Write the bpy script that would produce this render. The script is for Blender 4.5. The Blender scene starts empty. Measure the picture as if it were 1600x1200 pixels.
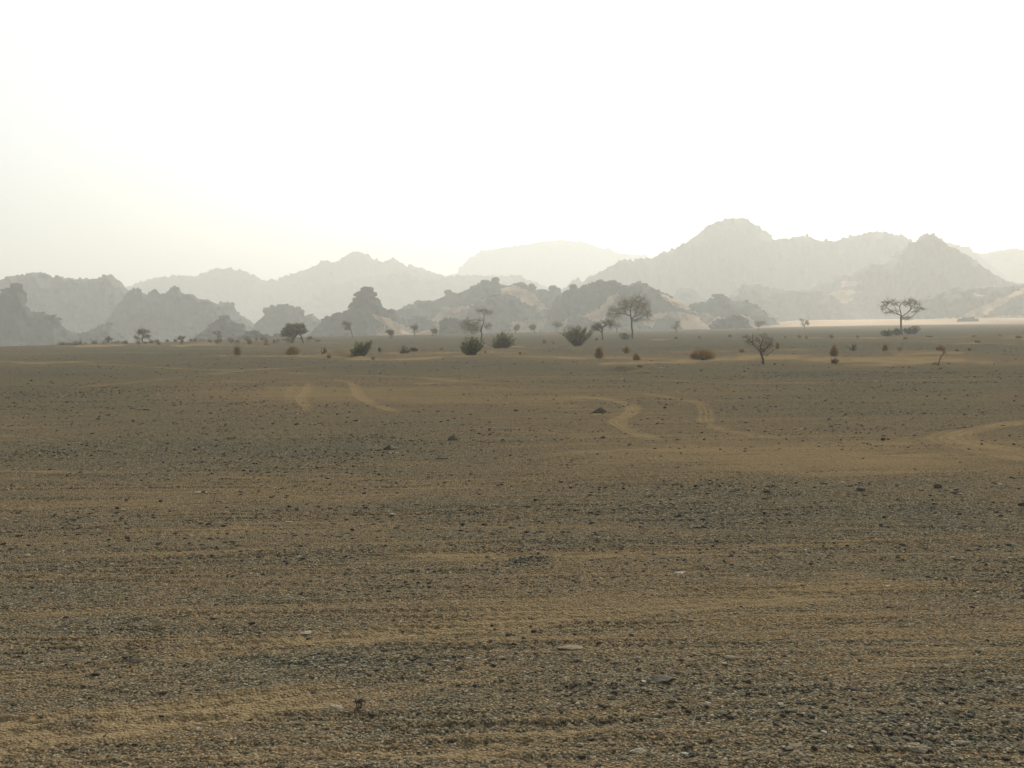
import bpy, math
import numpy as np
from mathutils import Matrix, Vector

# ------------------------------------------------------------------ camera
C = bpy.context.scene
COL = C.collection
F = 1556.0                       # focal length in pixels of the 1600 wide photograph
CAMH = 1.6
ROLL = math.radians(-0.77)
PITCH = math.atan(90.0 / F)
cam_d = bpy.data.cameras.new("camera")
cam = bpy.data.objects.new("camera", cam_d)
COL.objects.link(cam)
cam_d.sensor_width = 36.0
cam_d.lens = 36.0 * F / 1600.0
cam_d.clip_start = 0.05
cam_d.clip_end = 9000
MC = Matrix.Translation((0, 0, CAMH)) @ Matrix.Rotation(math.pi / 2 - PITCH, 4, 'X') @ Matrix.Rotation(ROLL, 4, 'Z')
cam.matrix_world = MC
C.camera = cam
R3 = np.array(MC.to_3x3())

# ------------------------------------------------------------------ sky, sun, exposure
SUN_EL, SUN_AZ = math.radians(33), math.radians(17)      # azimuth to the right of the view direction
w = bpy.data.worlds.new("World")
C.world = w
w.use_nodes = True
nt = w.node_tree
nt.nodes.clear()
sky = nt.nodes.new("ShaderNodeTexSky")
sky.sky_type = 'NISHITA'
sky.sun_disc = False
sky.sun_elevation = SUN_EL
sky.sun_rotation = SUN_AZ
sky.altitude = 600
sky.air_density = 1.0
sky.dust_density = 5.0
sky.ozone_density = 1.0
bg = nt.nodes.new("ShaderNodeBackground")
bg.inputs['Strength'].default_value = 0.135
wo = nt.nodes.new("ShaderNodeOutputWorld")
hs = nt.nodes.new('ShaderNodeHueSaturation')      # thick dust greys the sky
hs.inputs['Saturation'].default_value = 0.4
nt.links.new(sky.outputs[0], hs.inputs['Color'])
nt.links.new(hs.outputs[0], bg.inputs[0])
nt.links.new(bg.outputs[0], wo.inputs['Surface'])
sl = bpy.data.lights.new("sun", 'SUN')
sl.energy = 2.7
sl.angle = math.radians(1.5)
sl.color = (1.0, 0.93, 0.84)
so = bpy.data.objects.new("sun", sl)
COL.objects.link(so)
sd = Vector((math.sin(SUN_AZ) * math.cos(SUN_EL), math.cos(SUN_AZ) * math.cos(SUN_EL), math.sin(SUN_EL)))
so.rotation_euler = sd.to_track_quat('Z', 'Y').to_euler()
so.location = sd * 500
C.view_settings.view_transform = 'Standard'
C.view_settings.look = 'None'
C.view_settings.exposure = 0.34
C.view_settings.gamma = 1.0
C.render.engine = 'CYCLES'
C.cycles.max_bounces = 4
C.cycles.diffuse_bounces = 2
C.cycles.volume_bounces = 1
C.cycles.use_denoising = True
HAZE_DENSITY = 0.00105
HAZE_COLOR = (0.900, 0.925, 0.862)
HAZE_ANISO = 0.35

rng = np.random.default_rng(11)

# ------------------------------------------------------------------ projection helpers
def ray(px, py):
    px = np.asarray(px, float); py = np.asarray(py, float)
    v = np.stack([(px - 800) / F, -(py - 600) / F, -np.ones_like(px)], -1)
    return v @ R3.T

def at(px, py, D):
    """world point seen at pixel px,py at the forward distance D"""
    d = ray(px, py)
    s = D / d[..., 1]
    return np.stack([d[..., 0] * s, d[..., 1] * s, CAMH + d[..., 2] * s], -1)

def gnd(px, py, dmax=260.0):
    """point of the level ground seen at the pixel"""
    d = ray(px, py)
    s = np.where(d[..., 2] < -1e-4, -CAMH / np.minimum(d[..., 2], -1e-4), 1e6)
    s = np.minimum(s, dmax / d[..., 1])
    return np.stack([d[..., 0] * s, d[..., 1] * s], -1)

def proj(x, y, z=0.0):
    p = np.stack([x, y, np.broadcast_to(z, np.shape(x)) - CAMH], -1) @ R3
    dz = np.where(p[..., 2] < -0.05, -p[..., 2], 0.05)
    return 800 + F * p[..., 0] / dz, 600 - F * p[..., 1] / dz

# ------------------------------------------------------------------ noise
def _h(ix, iy, seed):
    n = (ix.astype(np.int64) * 374761393 + iy.astype(np.int64) * 668265263 + seed * 974634777) & 0xffffffff
    n = ((n ^ (n >> 13)) * 1274126177) & 0xffffffff
    return ((n ^ (n >> 16)) & 0xffffff) / float(0xffffff)

def vn(x, y, seed=0):
    x = np.asarray(x, float); y = np.asarray(y, float)
    ix = np.floor(x); iy = np.floor(y)
    fx = x - ix; fy = y - iy
    fx = fx * fx * (3 - 2 * fx); fy = fy * fy * (3 - 2 * fy)
    a = _h(ix, iy, seed); b = _h(ix + 1, iy, seed); c = _h(ix, iy + 1, seed); d = _h(ix + 1, iy + 1, seed)
    return (a * (1 - fx) + b * fx) * (1 - fy) + (c * (1 - fx) + d * fx) * fy - 0.5

def fbm(x, y, seed=0, o=4, g=0.5):
    s = 0; a = 1.0; t = 0
    for k in range(o):
        s = s + a * vn(x * 2 ** k + 17.3 * k, y * 2 ** k - 9.1 * k, seed + k)
        t += a; a *= g
    return s / t * 2          # about -1..1

def ss(a, b, x):
    t = np.clip((x - a) / (b - a), 0, 1)
    return t * t * (3 - 2 * t)

# ------------------------------------------------------------------ object helpers
def mesh(name, V, Fc, mat=None, smooth=False, attrs=None):
    V = np.asarray(V, np.float32)
    me = bpy.data.meshes.new(name)
    Fc = np.asarray(Fc, np.int32)
    n, k = Fc.shape
    me.vertices.add(len(V)); me.vertices.foreach_set('co', V.ravel())
    me.loops.add(n * k); me.loops.foreach_set('vertex_index', Fc.ravel())
    me.polygons.add(n)
    me.polygons.foreach_set('loop_start', np.arange(n, dtype=np.int32) * k)
    me.polygons.foreach_set('loop_total', np.full(n, k, np.int32))
    me.polygons.foreach_set('use_smooth', np.full(n, smooth))
    for an, av in (attrs or {}).items():
        a = me.attributes.new(an, 'FLOAT', 'POINT')
        a.data.foreach_set('value', np.asarray(av, np.float32))
    me.update(calc_edges=True)
    me.validate()
    if mat: me.materials.append(mat)
    return me

def obj(name, me, parent=None, loc=None):
    o = bpy.data.objects.new(name, me)
    COL.objects.link(o)
    if parent: o.parent = parent
    if loc is not None: o.location = loc
    return o

def tag(o, label=None, cat=None, group=None, kind=None):
    if label: o['label'] = label
    if cat: o['category'] = cat
    if group: o['group'] = group
    if kind: o['kind'] = kind
    return o

# ------------------------------------------------------------------ materials
class NB:
    def __init__(s, name):
        s.m = bpy.data.materials.new(name); s.m.use_nodes = True
        s.t = s.m.node_tree; s.n = s.t.nodes; s.n.clear()
        s.out = s.n.new('ShaderNodeOutputMaterial')
        s.b = s.n.new('ShaderNodeBsdfPrincipled')
        s.b.inputs['Roughness'].default_value = 0.9
        s.b.inputs['Specular IOR Level'].default_value = 0.15
        s.t.links.new(s.b.outputs[0], s.out.inputs['Surface'])
        s.tc = s.n.new('ShaderNodeTexCoord')
    def l(s, a, b): s.t.links.new(a, b)
    def mp(s, sc, coord='Object'):
        m = s.n.new('ShaderNodeMapping'); m.inputs['Scale'].default_value = sc
        s.l(s.tc.outputs[coord], m.inputs[0]); return m.outputs[0]
    def noise(s, scale, vec=None, det=4, rough=0.55):
        n = s.n.new('ShaderNodeTexNoise'); n.inputs['Scale'].default_value = scale
        n.inputs['Detail'].default_value = det; n.inputs['Roughness'].default_value = rough
        s.l(vec if vec else s.tc.outputs['Object'], n.inputs['Vector']); return n.outputs['Fac']
    def voro(s, scale, vec=None, out='Color', feat='F1'):
        n = s.n.new('ShaderNodeTexVoronoi'); n.inputs['Scale'].default_value = scale; n.feature = feat
        s.l(vec if vec else s.tc.outputs['Object'], n.inputs['Vector']); return n.outputs[out]
    def ramp(s, fac, stops, interp='LINEAR'):
        r = s.n.new('ShaderNodeValToRGB'); e = r.color_ramp.elements
        r.color_ramp.interpolation = interp
        while len(e) < len(stops): e.new(0.5)
        for k, (p, c) in enumerate(stops):
            e[k].position = p; e[k].color = (c[0], c[1], c[2], 1) if not isinstance(c, (int, float)) else (c, c, c, 1)
        s.l(fac, r.inputs[0]); return r.outputs[0]
    def mix(s, f, a, b, t='MIX'):
        m = s.n.new('ShaderNodeMix'); m.data_type = 'RGBA'; m.blend_type = t
        for v, k in ((f, 0), (a, 6), (b, 7)):
            if hasattr(v, 'links'): s.l(v, m.inputs[k])
            elif isinstance(v, (int, float)): m.inputs[k].default_value = v if k == 0 else (v, v, v, 1)
            else: m.inputs[k].default_value = (*v, 1)
        return m.outputs[2]
    def math(s, op, a, b=0.0, c=None, clamp=False):
        m = s.n.new('ShaderNodeMath'); m.operation = op; m.use_clamp = clamp
        for k, v in enumerate((a, b) if c is None else (a, b, c)):
            if hasattr(v, 'links'): s.l(v, m.inputs[k])
            else: m.inputs[k].default_value = v
        return m.outputs[0]
    def attr(s, name):
        a = s.n.new('ShaderNodeAttribute'); a.attribute_name = name; return a.outputs['Fac']
    def bump(s, h, dist, strength=1.0, prev=None):
        b = s.n.new('ShaderNodeBump'); b.inputs['Distance'].default_value = dist
        b.inputs['Strength'].default_value = strength
        s.l(h, b.inputs['Height'])
        if prev: s.l(prev, b.inputs['Normal'])
        return b.outputs[0]
    def done(s, col, nor=None):
        if hasattr(col, 'links'): s.l(col, s.b.inputs['Base Color'])
        else: s.b.inputs['Base Color'].default_value = (*col, 1)
        if nor: s.l(nor, s.b.inputs['Normal'])
        return s.m

def mat_ground():
    b = NB('gravel_plain')
    b.b.inputs['Specular IOR Level'].default_value = 0.0
    b.b.inputs['Roughness'].default_value = 1.0
    v2 = b.mp((1, 1, 0))
    sand = b.attr('sand'); far = b.attr('pale')
    n1 = b.noise(70, v2, 3, 0.6)
    n2 = b.noise(14, v2, 4, 0.6)
    n3 = b.noise(2.2, b.mp((0.35, 1, 0)), 3)
    # gravel: little stones each of its own tone
    cell = b.n.new('ShaderNodeSeparateColor'); b.l(b.voro(75, v2), cell.inputs[0])
    gr = b.ramp(cell.outputs[0], [(0.0, (0.024, 0.024, 0.018)), (0.35, (0.070, 0.069, 0.050)), (0.7, (0.124, 0.116, 0.080)), (0.93, (0.190, 0.168, 0.112)), (1.0, (0.29, 0.265, 0.19))])
    sc = b.ramp(n1, [(0.28, (0.058, 0.043, 0.025)), (0.5, (0.168, 0.124, 0.070)), (0.74, (0.285, 0.212, 0.122))])
    f = b.math('MULTIPLY_ADD', sand, 0.68, 0.14)
    f = b.math('ADD', f, b.math('MULTIPLY', b.math('SUBTRACT', n2, 0.5), 1.3))
    f = b.math('ADD', f, b.math('MULTIPLY', b.math('SUBTRACT', n1, 0.5), 1.7))
    f = b.math('ADD', f, b.math('MULTIPLY', b.math('SUBTRACT', n3, 0.5), 0.5))
    f = b.ramp(f, [(0.22, 0.03), (0.78, 1.0)])
    col = b.mix(f, gr, sc)
    g = b.voro(150, v2); gs = b.n.new('ShaderNodeSeparateColor'); b.l(g, gs.inputs[0])
    col = b.mix(1.0, col, b.ramp(gs.outputs[1], [(0.0, .45), (0.5, .95), (1.0, 1.6)]), 'MULTIPLY')
    fresh = b.ramp(b.math('SUBTRACT', sand, 0.62), [(0.0, 0.0), (0.6, 0.6)])
    col = b.mix(fresh, col, (0.27, 0.205, 0.108))
    col = b.mix(b.math('MULTIPLY', far, 1.0, clamp=True), col, (0.62, 0.46, 0.29))
    hv = b.voro(75, v2, 'Distance')
    nor = b.bump(b.math('SUBTRACT', 1.0, hv), 0.009, 1.0)
    nor = b.bump(n2, 0.02, 0.8, nor)
    return b.done(col, nor)

def mat_rock(name, c0, c1, scale=0.3):
    b = NB(name)
    n1 = b.noise(scale, b.mp((1, 1, 3)), 6, 0.62)
    n2 = b.noise(scale * 6, b.mp((1, 1, 4)), 4, 0.6)
    rc = b.ramp(n1, [(0.3, c0), (0.7, c1)])
    rc = b.mix(b.math('MULTIPLY', n2, 0.6), rc, tuple(x * 0.55 for x in c0))
    sa = b.attr('sand')
    f = b.math('ADD', sa, b.math('MULTIPLY', b.math('SUBTRACT', n2, 0.5), 0.9))
    f = b.ramp(f, [(0.42, 0.0), (0.6, 1.0)])
    col = b.mix(f, rc, (0.54, 0.375, 0.225))
    inv = b.math('SUBTRACT', 1.0, f)
    nor = b.bump(n2, 0.8, b_str(b, inv))
    return b.done(col, nor)

def b_str(b, v): return 0.8

def mat_noise(name, c0, c1, scale=8, rough=0.9, bump=0.0, co='Object', trans=0.0):
    b = NB(name)
    b.b.inputs['Roughness'].default_value = rough
    n = b.noise(scale, b.mp((1, 1, 1), co), 4)
    col = b.ramp(n, [(0.32, c0), (0.68, c1)])
    if trans:
        tr = b.n.new('ShaderNodeBsdfTranslucent'); b.l(col, tr.inputs[0])
        mx = b.n.new('ShaderNodeMixShader'); mx.inputs[0].default_value = trans
        b.l(b.b.outputs[0], mx.inputs[1]); b.l(tr.outputs[0], mx.inputs[2]); b.l(mx.outputs[0], b.out.inputs['Surface'])
    return b.done(col, b.bump(n, bump, 0.8) if bump else None)

def mat_stone():
    b = NB('pebble_stone')
    t = b.attr('tint')
    n = b.noise(25, None, 4)
    col = b.ramp(t, [(0.0, (0.055, 0.048, 0.033)), (0.45, (0.098, 0.090, 0.064)), (0.7, (0.135, 0.112, 0.070)), (0.88, (0.18, 0.145, 0.088)), (0.97, (0.31, 0.275, 0.20)), (1.0, (0.52, 0.49, 0.42))])
    col = b.mix(0.5, col, b.ramp(n, [(0.3, 0.6), (0.7, 1.3)]), 'MULTIPLY')
    return b.done(col)

M_GROUND = mat_ground()
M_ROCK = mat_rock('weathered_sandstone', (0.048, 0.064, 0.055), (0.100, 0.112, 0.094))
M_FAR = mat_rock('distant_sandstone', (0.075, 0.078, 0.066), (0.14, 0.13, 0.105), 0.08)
M_STONE = mat_stone()
M_BARK = mat_noise('acacia_bark', (0.065, 0.052, 0.036), (0.14, 0.11, 0.08), 12)
M_STEM = mat_noise('pale_stem', (0.10, 0.095, 0.065), (0.19, 0.175, 0.12), 10)
M_TWIG = mat_noise('dry_twigs', (0.12, 0.085, 0.052), (0.22, 0.16, 0.10), 5)
M_LEAF = mat_noise('acacia_leaf', (0.145, 0.148, 0.066), (0.28, 0.27, 0.13), 2.5, trans=.45)
M_LEAFB = mat_noise('brown_leaf', (0.17, 0.14, 0.078), (0.32, 0.26, 0.145), 2.5, trans=.45)
M_GRASS = mat_noise('dry_orange_grass', (0.30, 0.195, 0.075), (0.58, 0.41, 0.18), 3, trans=.3)
M_GRASSD = mat_noise('dull_scrub', (0.22, 0.165, 0.085), (0.40, 0.31, 0.165), 5, trans=.3)

# ------------------------------------------------------------------ ground shape
def smooth_line(P, n=12):
    P = np.asarray(P, float)
    P = np.vstack([2 * P[0] - P[1], P, 2 * P[-1] - P[-2]])
    out = []
    for i in range(1, len(P) - 2):
        for t in np.linspace(0, 1, n, endpoint=False):
            p0, p1, p2, p3 = P[i - 1:i + 3]
            out.append(0.5 * (2 * p1 + (p2 - p0) * t + (2 * p0 - 5 * p1 + 4 * p2 - p3) * t * t + (3 * p1 - p0 - 3 * p2 + p3) * t ** 3))
    out.append(P[-2])
    return np.array(out)

# wheel tracks that can be told apart: pixel path, width (m), sand added, rut depth
TRK = [
 ([(-60, 1165), (120, 1137), (230, 1122), (350, 1108), (470, 1090), (640, 1064), (830, 1030)], .24, .55, .016),
 ([(-60, 1135), (100, 1120), (220, 1108), (340, 1095), (480, 1078)], .12, .35, .014),
 ([(-60, 1062), (60, 1053), (150, 1043), (240, 1034)], .14, .35, .014),
 ([(230, 1024), (330, 1018), (520, 1000), (640, 985), (800, 972), (990, 951), (1200, 936), (1420, 915)], .20, .45, .012),
 ([(-60, 903), (130, 909), (250, 914), (350, 916), (520, 921), (800, 924)], .15, .1, .022),
 ([(60, 1074), (120, 1077), (230, 1085), (300, 1082)], .05, .0, .010),
 ([(560, 862), (800, 870), (1000, 858), (1250, 850), (1700, 838)], .2, .3, .012),
 ([(700, 1180), (900, 1130), (1060, 1105), (1200, 1090), (1500, 1078)], .18, .15, .012),
 ([(-60, 735), (150, 738), (300, 738), (600, 741)], .10, .55, .006),
 ([(-60, 745), (200, 752), (500, 760), (820, 762)], .16, .3, .01),
 ([(300, 745), (620, 748), (900, 752), (1250, 745)], .12, .3, .01),
 ([(510, 591), (545, 596), (555, 605), (560, 617), (580, 630), (610, 640), (640, 648)], .30, .55, .012),
 ([(483, 597), (481, 606), (476, 614), (469, 622), (478, 634), (487, 643)], .28, .5, .012),
 ([(460, 598), (456, 608), (452, 617), (454, 632)], .28, .2, .012),
 ([(880, 620), (930, 622), (960, 626), (984, 634), (988, 641), (977, 650), (962, 658), (975, 667), (1000, 678), (1040, 690)], .32, .6, .012),
 ([(1000, 614), (1040, 620), (1075, 625), (1095, 632), (1103, 642), (1103, 655), (1115, 666), (1160, 676), (1240, 686)], .32, .55, .012),
 ([(1700, 722), (1600, 707), (1550, 699), (1515, 692), (1502, 684), (1504, 676), (1530, 669), (1600, 658), (1700, 650)], .26, .65, .012),
 ([(1700, 732), (1600, 716), (1540, 706), (1490, 694), (1470, 686), (1478, 678), (1510, 670)], .3, .45, .012),
 ([(-60, 562), (30, 566), (100, 567), (200, 572), (350, 577), (470, 572)], .5, .55, .0),
 ([(100, 606), (180, 599), (250, 592), (320, 585), (380, 578), (500, 571), (640, 566)], .6, .5, .0),
 ([(330, 578), (420, 580), (520, 584), (640, 588), (740, 596), (860, 600)], .5, .45, .0),
 ([(640, 600), (720, 594), (800, 588), (900, 586)], .4, .4, .0),
 ([(380, 612), (400, 600), (440, 592)], .5, -.25, .0),
 ([(-60, 668), (0, 674), (60, 683), (130, 694), (200, 702)], .5, -.1, .02),
 ([(800, 590), (900, 588), (1010, 592), (1200, 598), (1450, 592), (1700, 590)], .5, .3, .0),
 ([(760, 720), (960, 702), (1200, 706), (1450, 712), (1700, 716)], .25, .25, .01),
 ([(700, 700), (960, 692), (1150, 699), (1400, 694), (1700, 690)], .25, .25, .01),
]
TRK = [(smooth_line(gnd(*np.array(p, float).T)), wd * (.62 if p[0][1] < 720 and dp > 0 else .95), sn * (1.3 if p[0][1] < 720 else 1.35), min(dp, .014)) for p, wd, sn, dp in TRK]

# many faint sideways tracks: y = y0 + a x + b x^2 + wobble
r0 = np.random.default_rng(5)
SIDE = []
for k in range(150):
    y0 = 3.4 + 24 * r0.random() ** 1.25
    SIDE.append((y0, r0.normal(0, .075) + .04, r0.normal(0, .003), r0.random() * 6.28, r0.uniform(.08, .18),
                 r0.uniform(-.26, .30), r0.uniform(.3, 1.1), r0.uniform(-14, 14) * y0 / 14, r0.uniform(.25, 1.0) * y0, r0.integers(1e6)))

# single thin rib marks and scratches
THIN = []
for k in range(170):
    y0 = 3.5 + 20 * r0.random() ** 1.3
    THIN.append((y0, r0.normal(0, .09) + .03, r0.normal(0, .004), r0.random() * 6.28, r0.uniform(.015, .04) * (.6 + y0 / 14),
                 r0.choice([-.35, .1, .55]), r0.uniform(.002, .010), r0.uniform(-13, 13) * y0 / 14, r0.uniform(.12, .7) * y0, r0.integers(1e6)))

# hummocks: px, base py, half width px, height px, sandiness
HUM = [(530, 557, 36, 12, .9), (1100, 561, 34, 4, .9), (975, 579, 30, 11, .35), (1000, 581, 34, 5, .9), (735, 560, 30, 3, .6),
       (563, 560, 26, 4, .8), (457, 557, 40, 3, .9), (371, 557, 30, 2.5, .8), (783, 547, 40, 3, .8), (1303, 570, 40, 3, .7),
       (1440, 551, 70, 5, .8), (1395, 551, 40, 3, .8), (1250, 549, 40, 2, .7), (1540, 530, 60, 4, .7), (1590, 529, 40, 5, .9),
       (1420, 529, 50, 3, .7), (645, 554, 40, 4, .8), (936, 562, 26, 3, .8), (995, 565, 26, 3, .8), (1161, 553, 26, 3, .8),
       (1056, 531, 22, 3, .9), (700, 556, 60, 2, .6), (845, 876, 46, 6, .55), (885, 882, 50, 4, .9), (815, 880, 26, 7, .1),
       (215, 1030, 28, 5, .7), (330, 1164, 40, 5, .6), (690, 1092, 60, 6, .3), (120, 1130, 60, 4, .6), (1195, 577, 30, 2.5, .6),
       (150, 541, 24, 4, .9), (210, 541, 22, 4, .8), (265, 541, 24, 5, .9), (320, 539, 28, 5, .8), (400, 537, 30, 5, .8), (1210, 572, 30, 3, .7),
       (1350, 569, 60, 4, .8), (1500, 573, 90, 3, .7), (480, 533, 30, 4, .8)]
HUMW = []
for px, py, hw, hp, sn in HUM:
    p = gnd(px, py); D = p[1]
    HUMW.append((p[0], p[1], hw * D / F, max(hw * D / F * 0.55, .12), hp * D / F, sn))

# broad colour map of the plain in picture terms: sand (+) or gravel (-)
BLOB = [(800, 540, 1500, 16, -.22), (800, 600, 1500, 30, -.10), (650, 572, 420, 9, -.42), (150, 582, 220, 7, -.1), (70, 582, 120, 5, -.4), (550, 612, 330, 24, .40), (700, 556, 300, 6, .35), (1300, 563, 330, 8, .42),
        (1400, 583, 300, 10, -.3), (950, 600, 330, 8, -.1), (950, 640, 260, 26, .22), (1350, 640, 260, 12, -.18), (100, 620, 230, 22, -.30), (300, 655, 160, 15, .05),
        (420, 700, 420, 28, -.42), (820, 712, 160, 12, -.1), (1150, 705, 420, 24, .36), (1400, 730, 220, 14, .25), (1200, 785, 420, 34, -.30), (1450, 815, 260, 30, -.22),
        (700, 790, 200, 20, -.12), (250, 830, 330, 50, .10), (960, 850, 250, 20, -.12), (300, 930, 300, 30, .05), (90, 925, 120, 26, -.2), (700, 950, 350, 34, .12),
        (1300, 960, 330, 40, .10), (1500, 1010, 200, 26, .15), (560, 1030, 160, 26, -.25), (200, 1130, 260, 50, .22), (900, 1080, 250, 30, -.28), (1400, 1130, 300, 60, -.30),
        (1100, 1190, 200, 20, -.1), (600, 1165, 200, 40, .12), (200, 980, 120, 16, -.25), (1250, 900, 250, 14, .2), (1480, 880, 160, 22, -.15),
        (300, 541, 200, 2.5, .2), (1500, 528, 130, 2.5, .3), (1100, 538, 600, 9, -.4), (300, 556, 400, 8, -.3), (1300, 520, 500, 7, -.5), (600, 530, 500, 6, -.4), (200, 545, 300, 6, -.2)]

STREAK = [(440, 557, 130, 1.8, .9), (530, 552, 40, 5, .8), (620, 560, 120, 1.8, .8), (700, 553, 130, 2.2, .7), (850, 544, 90, 1.5, 1.0), (780, 549, 60, 1.6, .6),
  (950, 541, 120, 1.0, .5), (880, 559, 220, 1.5, .5), (1030, 531, 18, 1.2, 1.3), (1110, 562, 55, 2.4, 1.1), (1000, 566, 90, 1.8, .8), (1300, 560, 170, 5, .7), (1450, 566, 150, 4, .6),
  (1250, 548, 90, 1.3, .7), (1330, 529, 120, 1.0, 1.0), (1400, 534, 200, 1.0, .6), (1560, 529, 60, 2.2, .9), (1540, 537, 90, 1.0, .9), (1450, 551, 60, 3, .9), (250, 541, 150, 1.4, 1.0),
  (150, 541, 60, 1.2, .9), (420, 532, 60, 1.6, .9), (500, 537, 60, 1.3, .6), (100, 553, 160, 1.0, .5), (40, 567, 120, 1.2, .7), (350, 547, 120, .9, .5), (1100, 549, 80, 1.0, .6)]
EDX = [-600, 0, 100, 200, 300, 380, 450, 560, 700, 900, 1100, 1300, 1500, 2200]
EDR = [125, 133, 143, 150, 158, 195, 215, 225, 225, 270, 300, 360, 400, 400]

def poly_dist(x, y, P):
    best = np.full(x.shape, 1e9); side = np.zeros(x.shape); arc = np.zeros(x.shape)
    L = 0
    for i in range(len(P) - 1):
        a, b_ = P[i], P[i + 1]; d = b_ - a; ll = max(math.hypot(*d), 1e-6)
        t = np.clip(((x - a[0]) * d[0] + (y - a[1]) * d[1]) / ll ** 2, 0, 1)
        ex = x - a[0] - t * d[0]; ey = y - a[1] - t * d[1]
        q = np.hypot(ex, ey)
        m = q < best
        best[m] = q[m]; side[m] = ((ex * d[1] - ey * d[0]) / ll)[m]; arc[m] = (L + t * ll)[m]
        L += ll
    return best, side, arc, L

def terrain(x, y):
    """height, sand cover and pale dune sand of the plain at x, y"""
    x = np.asarray(x, float); y = np.asarray(y, float)
    r = np.hypot(x, y)
    px, py = proj(x, np.maximum(y, .5))
    front = ss(.5, 2.5, y)
    wx = x + 1.5 * fbm(x / 9, y / 9, 3, 3); wy = y + 1.2 * fbm(x / 7, y / 7, 4, 3)
    z = .030 * fbm(wx / 7, wy / 4, 20, 3) * ss(3, 9, r) + .09 * fbm(x / 40, y / 26, 21, 3) * ss(14, 60, r)
    sand = .47 + .24 * fbm(wx / 5, wy / 2.2, 30, 4) + .16 * fbm(x / .55, y / .3, 38, 3) * ss(18, 9, r) + .13 * fbm(x / 1.3, y / .4, 33, 3)
    sand += .26 * fbm(wx / 60, wy / 14, 36, 3) * ss(20, 60, r)
    qx = px + 40 * fbm(px / 130, py / 40, 40, 3); qy = py + (.6 + (py - 500) * .03) * 2.2 * fbm(px / 150, py / 30, 41, 3)
    for bx, by, rx, ry, am in STREAK:
        g = am * front * np.exp(-((px - bx) / rx) ** 4 - ((qy - by) / ry) ** 2)
        sand = sand + g * (.8 + .9 * fbm(px / 22, py / 3, 44, 2))
    for bx, by, rx, ry, am in BLOB:
        sand = sand + am * front * np.exp(-((qx - bx) / rx) ** 2 - ((qy - by) / ry) ** 2)
    # faint sideways tracks
    near = (y > 2) & (r < 45)
    xn, yn = x[near], y[near]
    dz = np.zeros(xn.shape); dsn = np.zeros(xn.shape)
    for y0, a, b_, ph, wd, sn, dp, cx, ex, sdv in SIDE:
        for off in (0, 1.5):
            yt = y0 + off + a * xn + b_ * xn * xn + .12 * np.sin(xn * .35 + ph)
            d = yn - yt
            m = np.abs(d) < wd * 2
            if not m.any(): continue
            d = d[m]; xm = xn[m]
            fade = np.exp(-((xm - cx) / ex) ** 4) * (.35 + .65 * ss(-.25, .25, fbm(xm / 1.7, d * 2 + ph, int(sdv), 2)))
            core = ss(wd * .62, wd * .38, np.abs(d))
            ribs = np.cos(d / wd * 6.283 * 2.5)
            tread = np.cos((xm + .5 * np.abs(d)) / .075 * 6.283)
            sh = np.exp(-((np.abs(d) - wd * .68) / (wd * .16)) ** 2)
            dz[m] += fade * dp * (-.0045 * core + .004 * sh + .0042 * core * ribs + .0028 * core * tread)
            dsn[m] += .5 * fade * (sn * core * .8 + .28 * core * ribs + .2 * sh)
    for y0, a, b_, ph, wd, sn, dp, cx, ex, sdv in THIN:
        d = yn - (y0 + a * xn + b_ * xn * xn + .08 * np.sin(xn * .5 + ph))
        m = np.abs(d) < wd * 3
        if not m.any(): continue
        d = d[m]; xm = xn[m]
        g = np.exp(-(d / wd) ** 2) * np.exp(-((xm - cx) / ex) ** 4) * np.clip(.7 + 1.2 * vn(xm / .9, xm * 0, int(sdv)), 0, 1.3)
        dz[m] -= .8 * dp * g; dsn[m] += .6 * sn * g
    z[near] += dz; sand[near] += dsn
    for P, wd, sn, dp in TRK:
        m = (x > P[:, 0].min() - 1) & (x < P[:, 0].max() + 1) & (y > P[:, 1].min() - 1) & (y < P[:, 1].max() + 1)
        if not m.any(): continue
        d, sdd, arc, L = poly_dist(x[m], y[m], P)
        fade = ss(0, .06 * L, arc) * ss(L, .9 * L, arc) * (.75 + .5 * fbm(arc / 1.3, arc * 0 + 3.3, 9, 2))
        core = ss(wd * .72, wd * .36, d)
        ribs = np.cos(sdd / wd * 6.283 * 2.0)
        tread = np.cos((arc + .6 * d) / .09 * 6.283)
        sh = np.exp(-((d - wd * .66) / (wd * .18)) ** 2)
        z[m] += fade * dp * .6 * (-.9 * core + .7 * sh + .4 * core * ribs + .3 * core * tread)
        sand[m] += fade * sn * (core * (.8 + .4 * ribs) + .35 * sh) * (1 + .7 * fbm(x[m] / .8, y[m] / .8, 95, 3))
    for hx, hy, sx, sy, hh, sn in HUMW:
        m = (np.abs(x - hx) < 3 * sx) & (np.abs(y - hy) < 3 * sy)
        if not m.any(): continue
        xm, ym = x[m], y[m]
        g = np.exp(-((xm - hx) / sx) ** 2 * 2 - ((ym - hy) / sy) ** 2 * 2)
        z[m] += hh * g * (1 + .35 * fbm(xm / sx * 2.5, ym / sy * 2.5, 60, 3))
        sand[m] = sand[m] * (1 - np.minimum(g * 1.3, 1)) + (sn * .9) * np.minimum(g * 1.3, 1)
    # roughness of the surface
    rough = (1 - .3 * np.clip(sand, 0, 1))
    z += (.010 * fbm(x / .32, y / .22, 50, 3) + .0055 * fbm(x / .07, y / .06, 53, 2) * ss(60, 20, r)) * rough * ss(90, 30, r)
    # edge of the plain
    E = np.interp(px, EDX, EDR)
    back = 1 - front
    z += (-np.minimum(.0115 * np.maximum(r - E, 0), 9) * ss(1250, 1100, px)) * front
    rise = ss(1120, 1260, px) * front
    z += rise * np.minimum(.0095 * np.maximum(r - 350, 0), 3)
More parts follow.
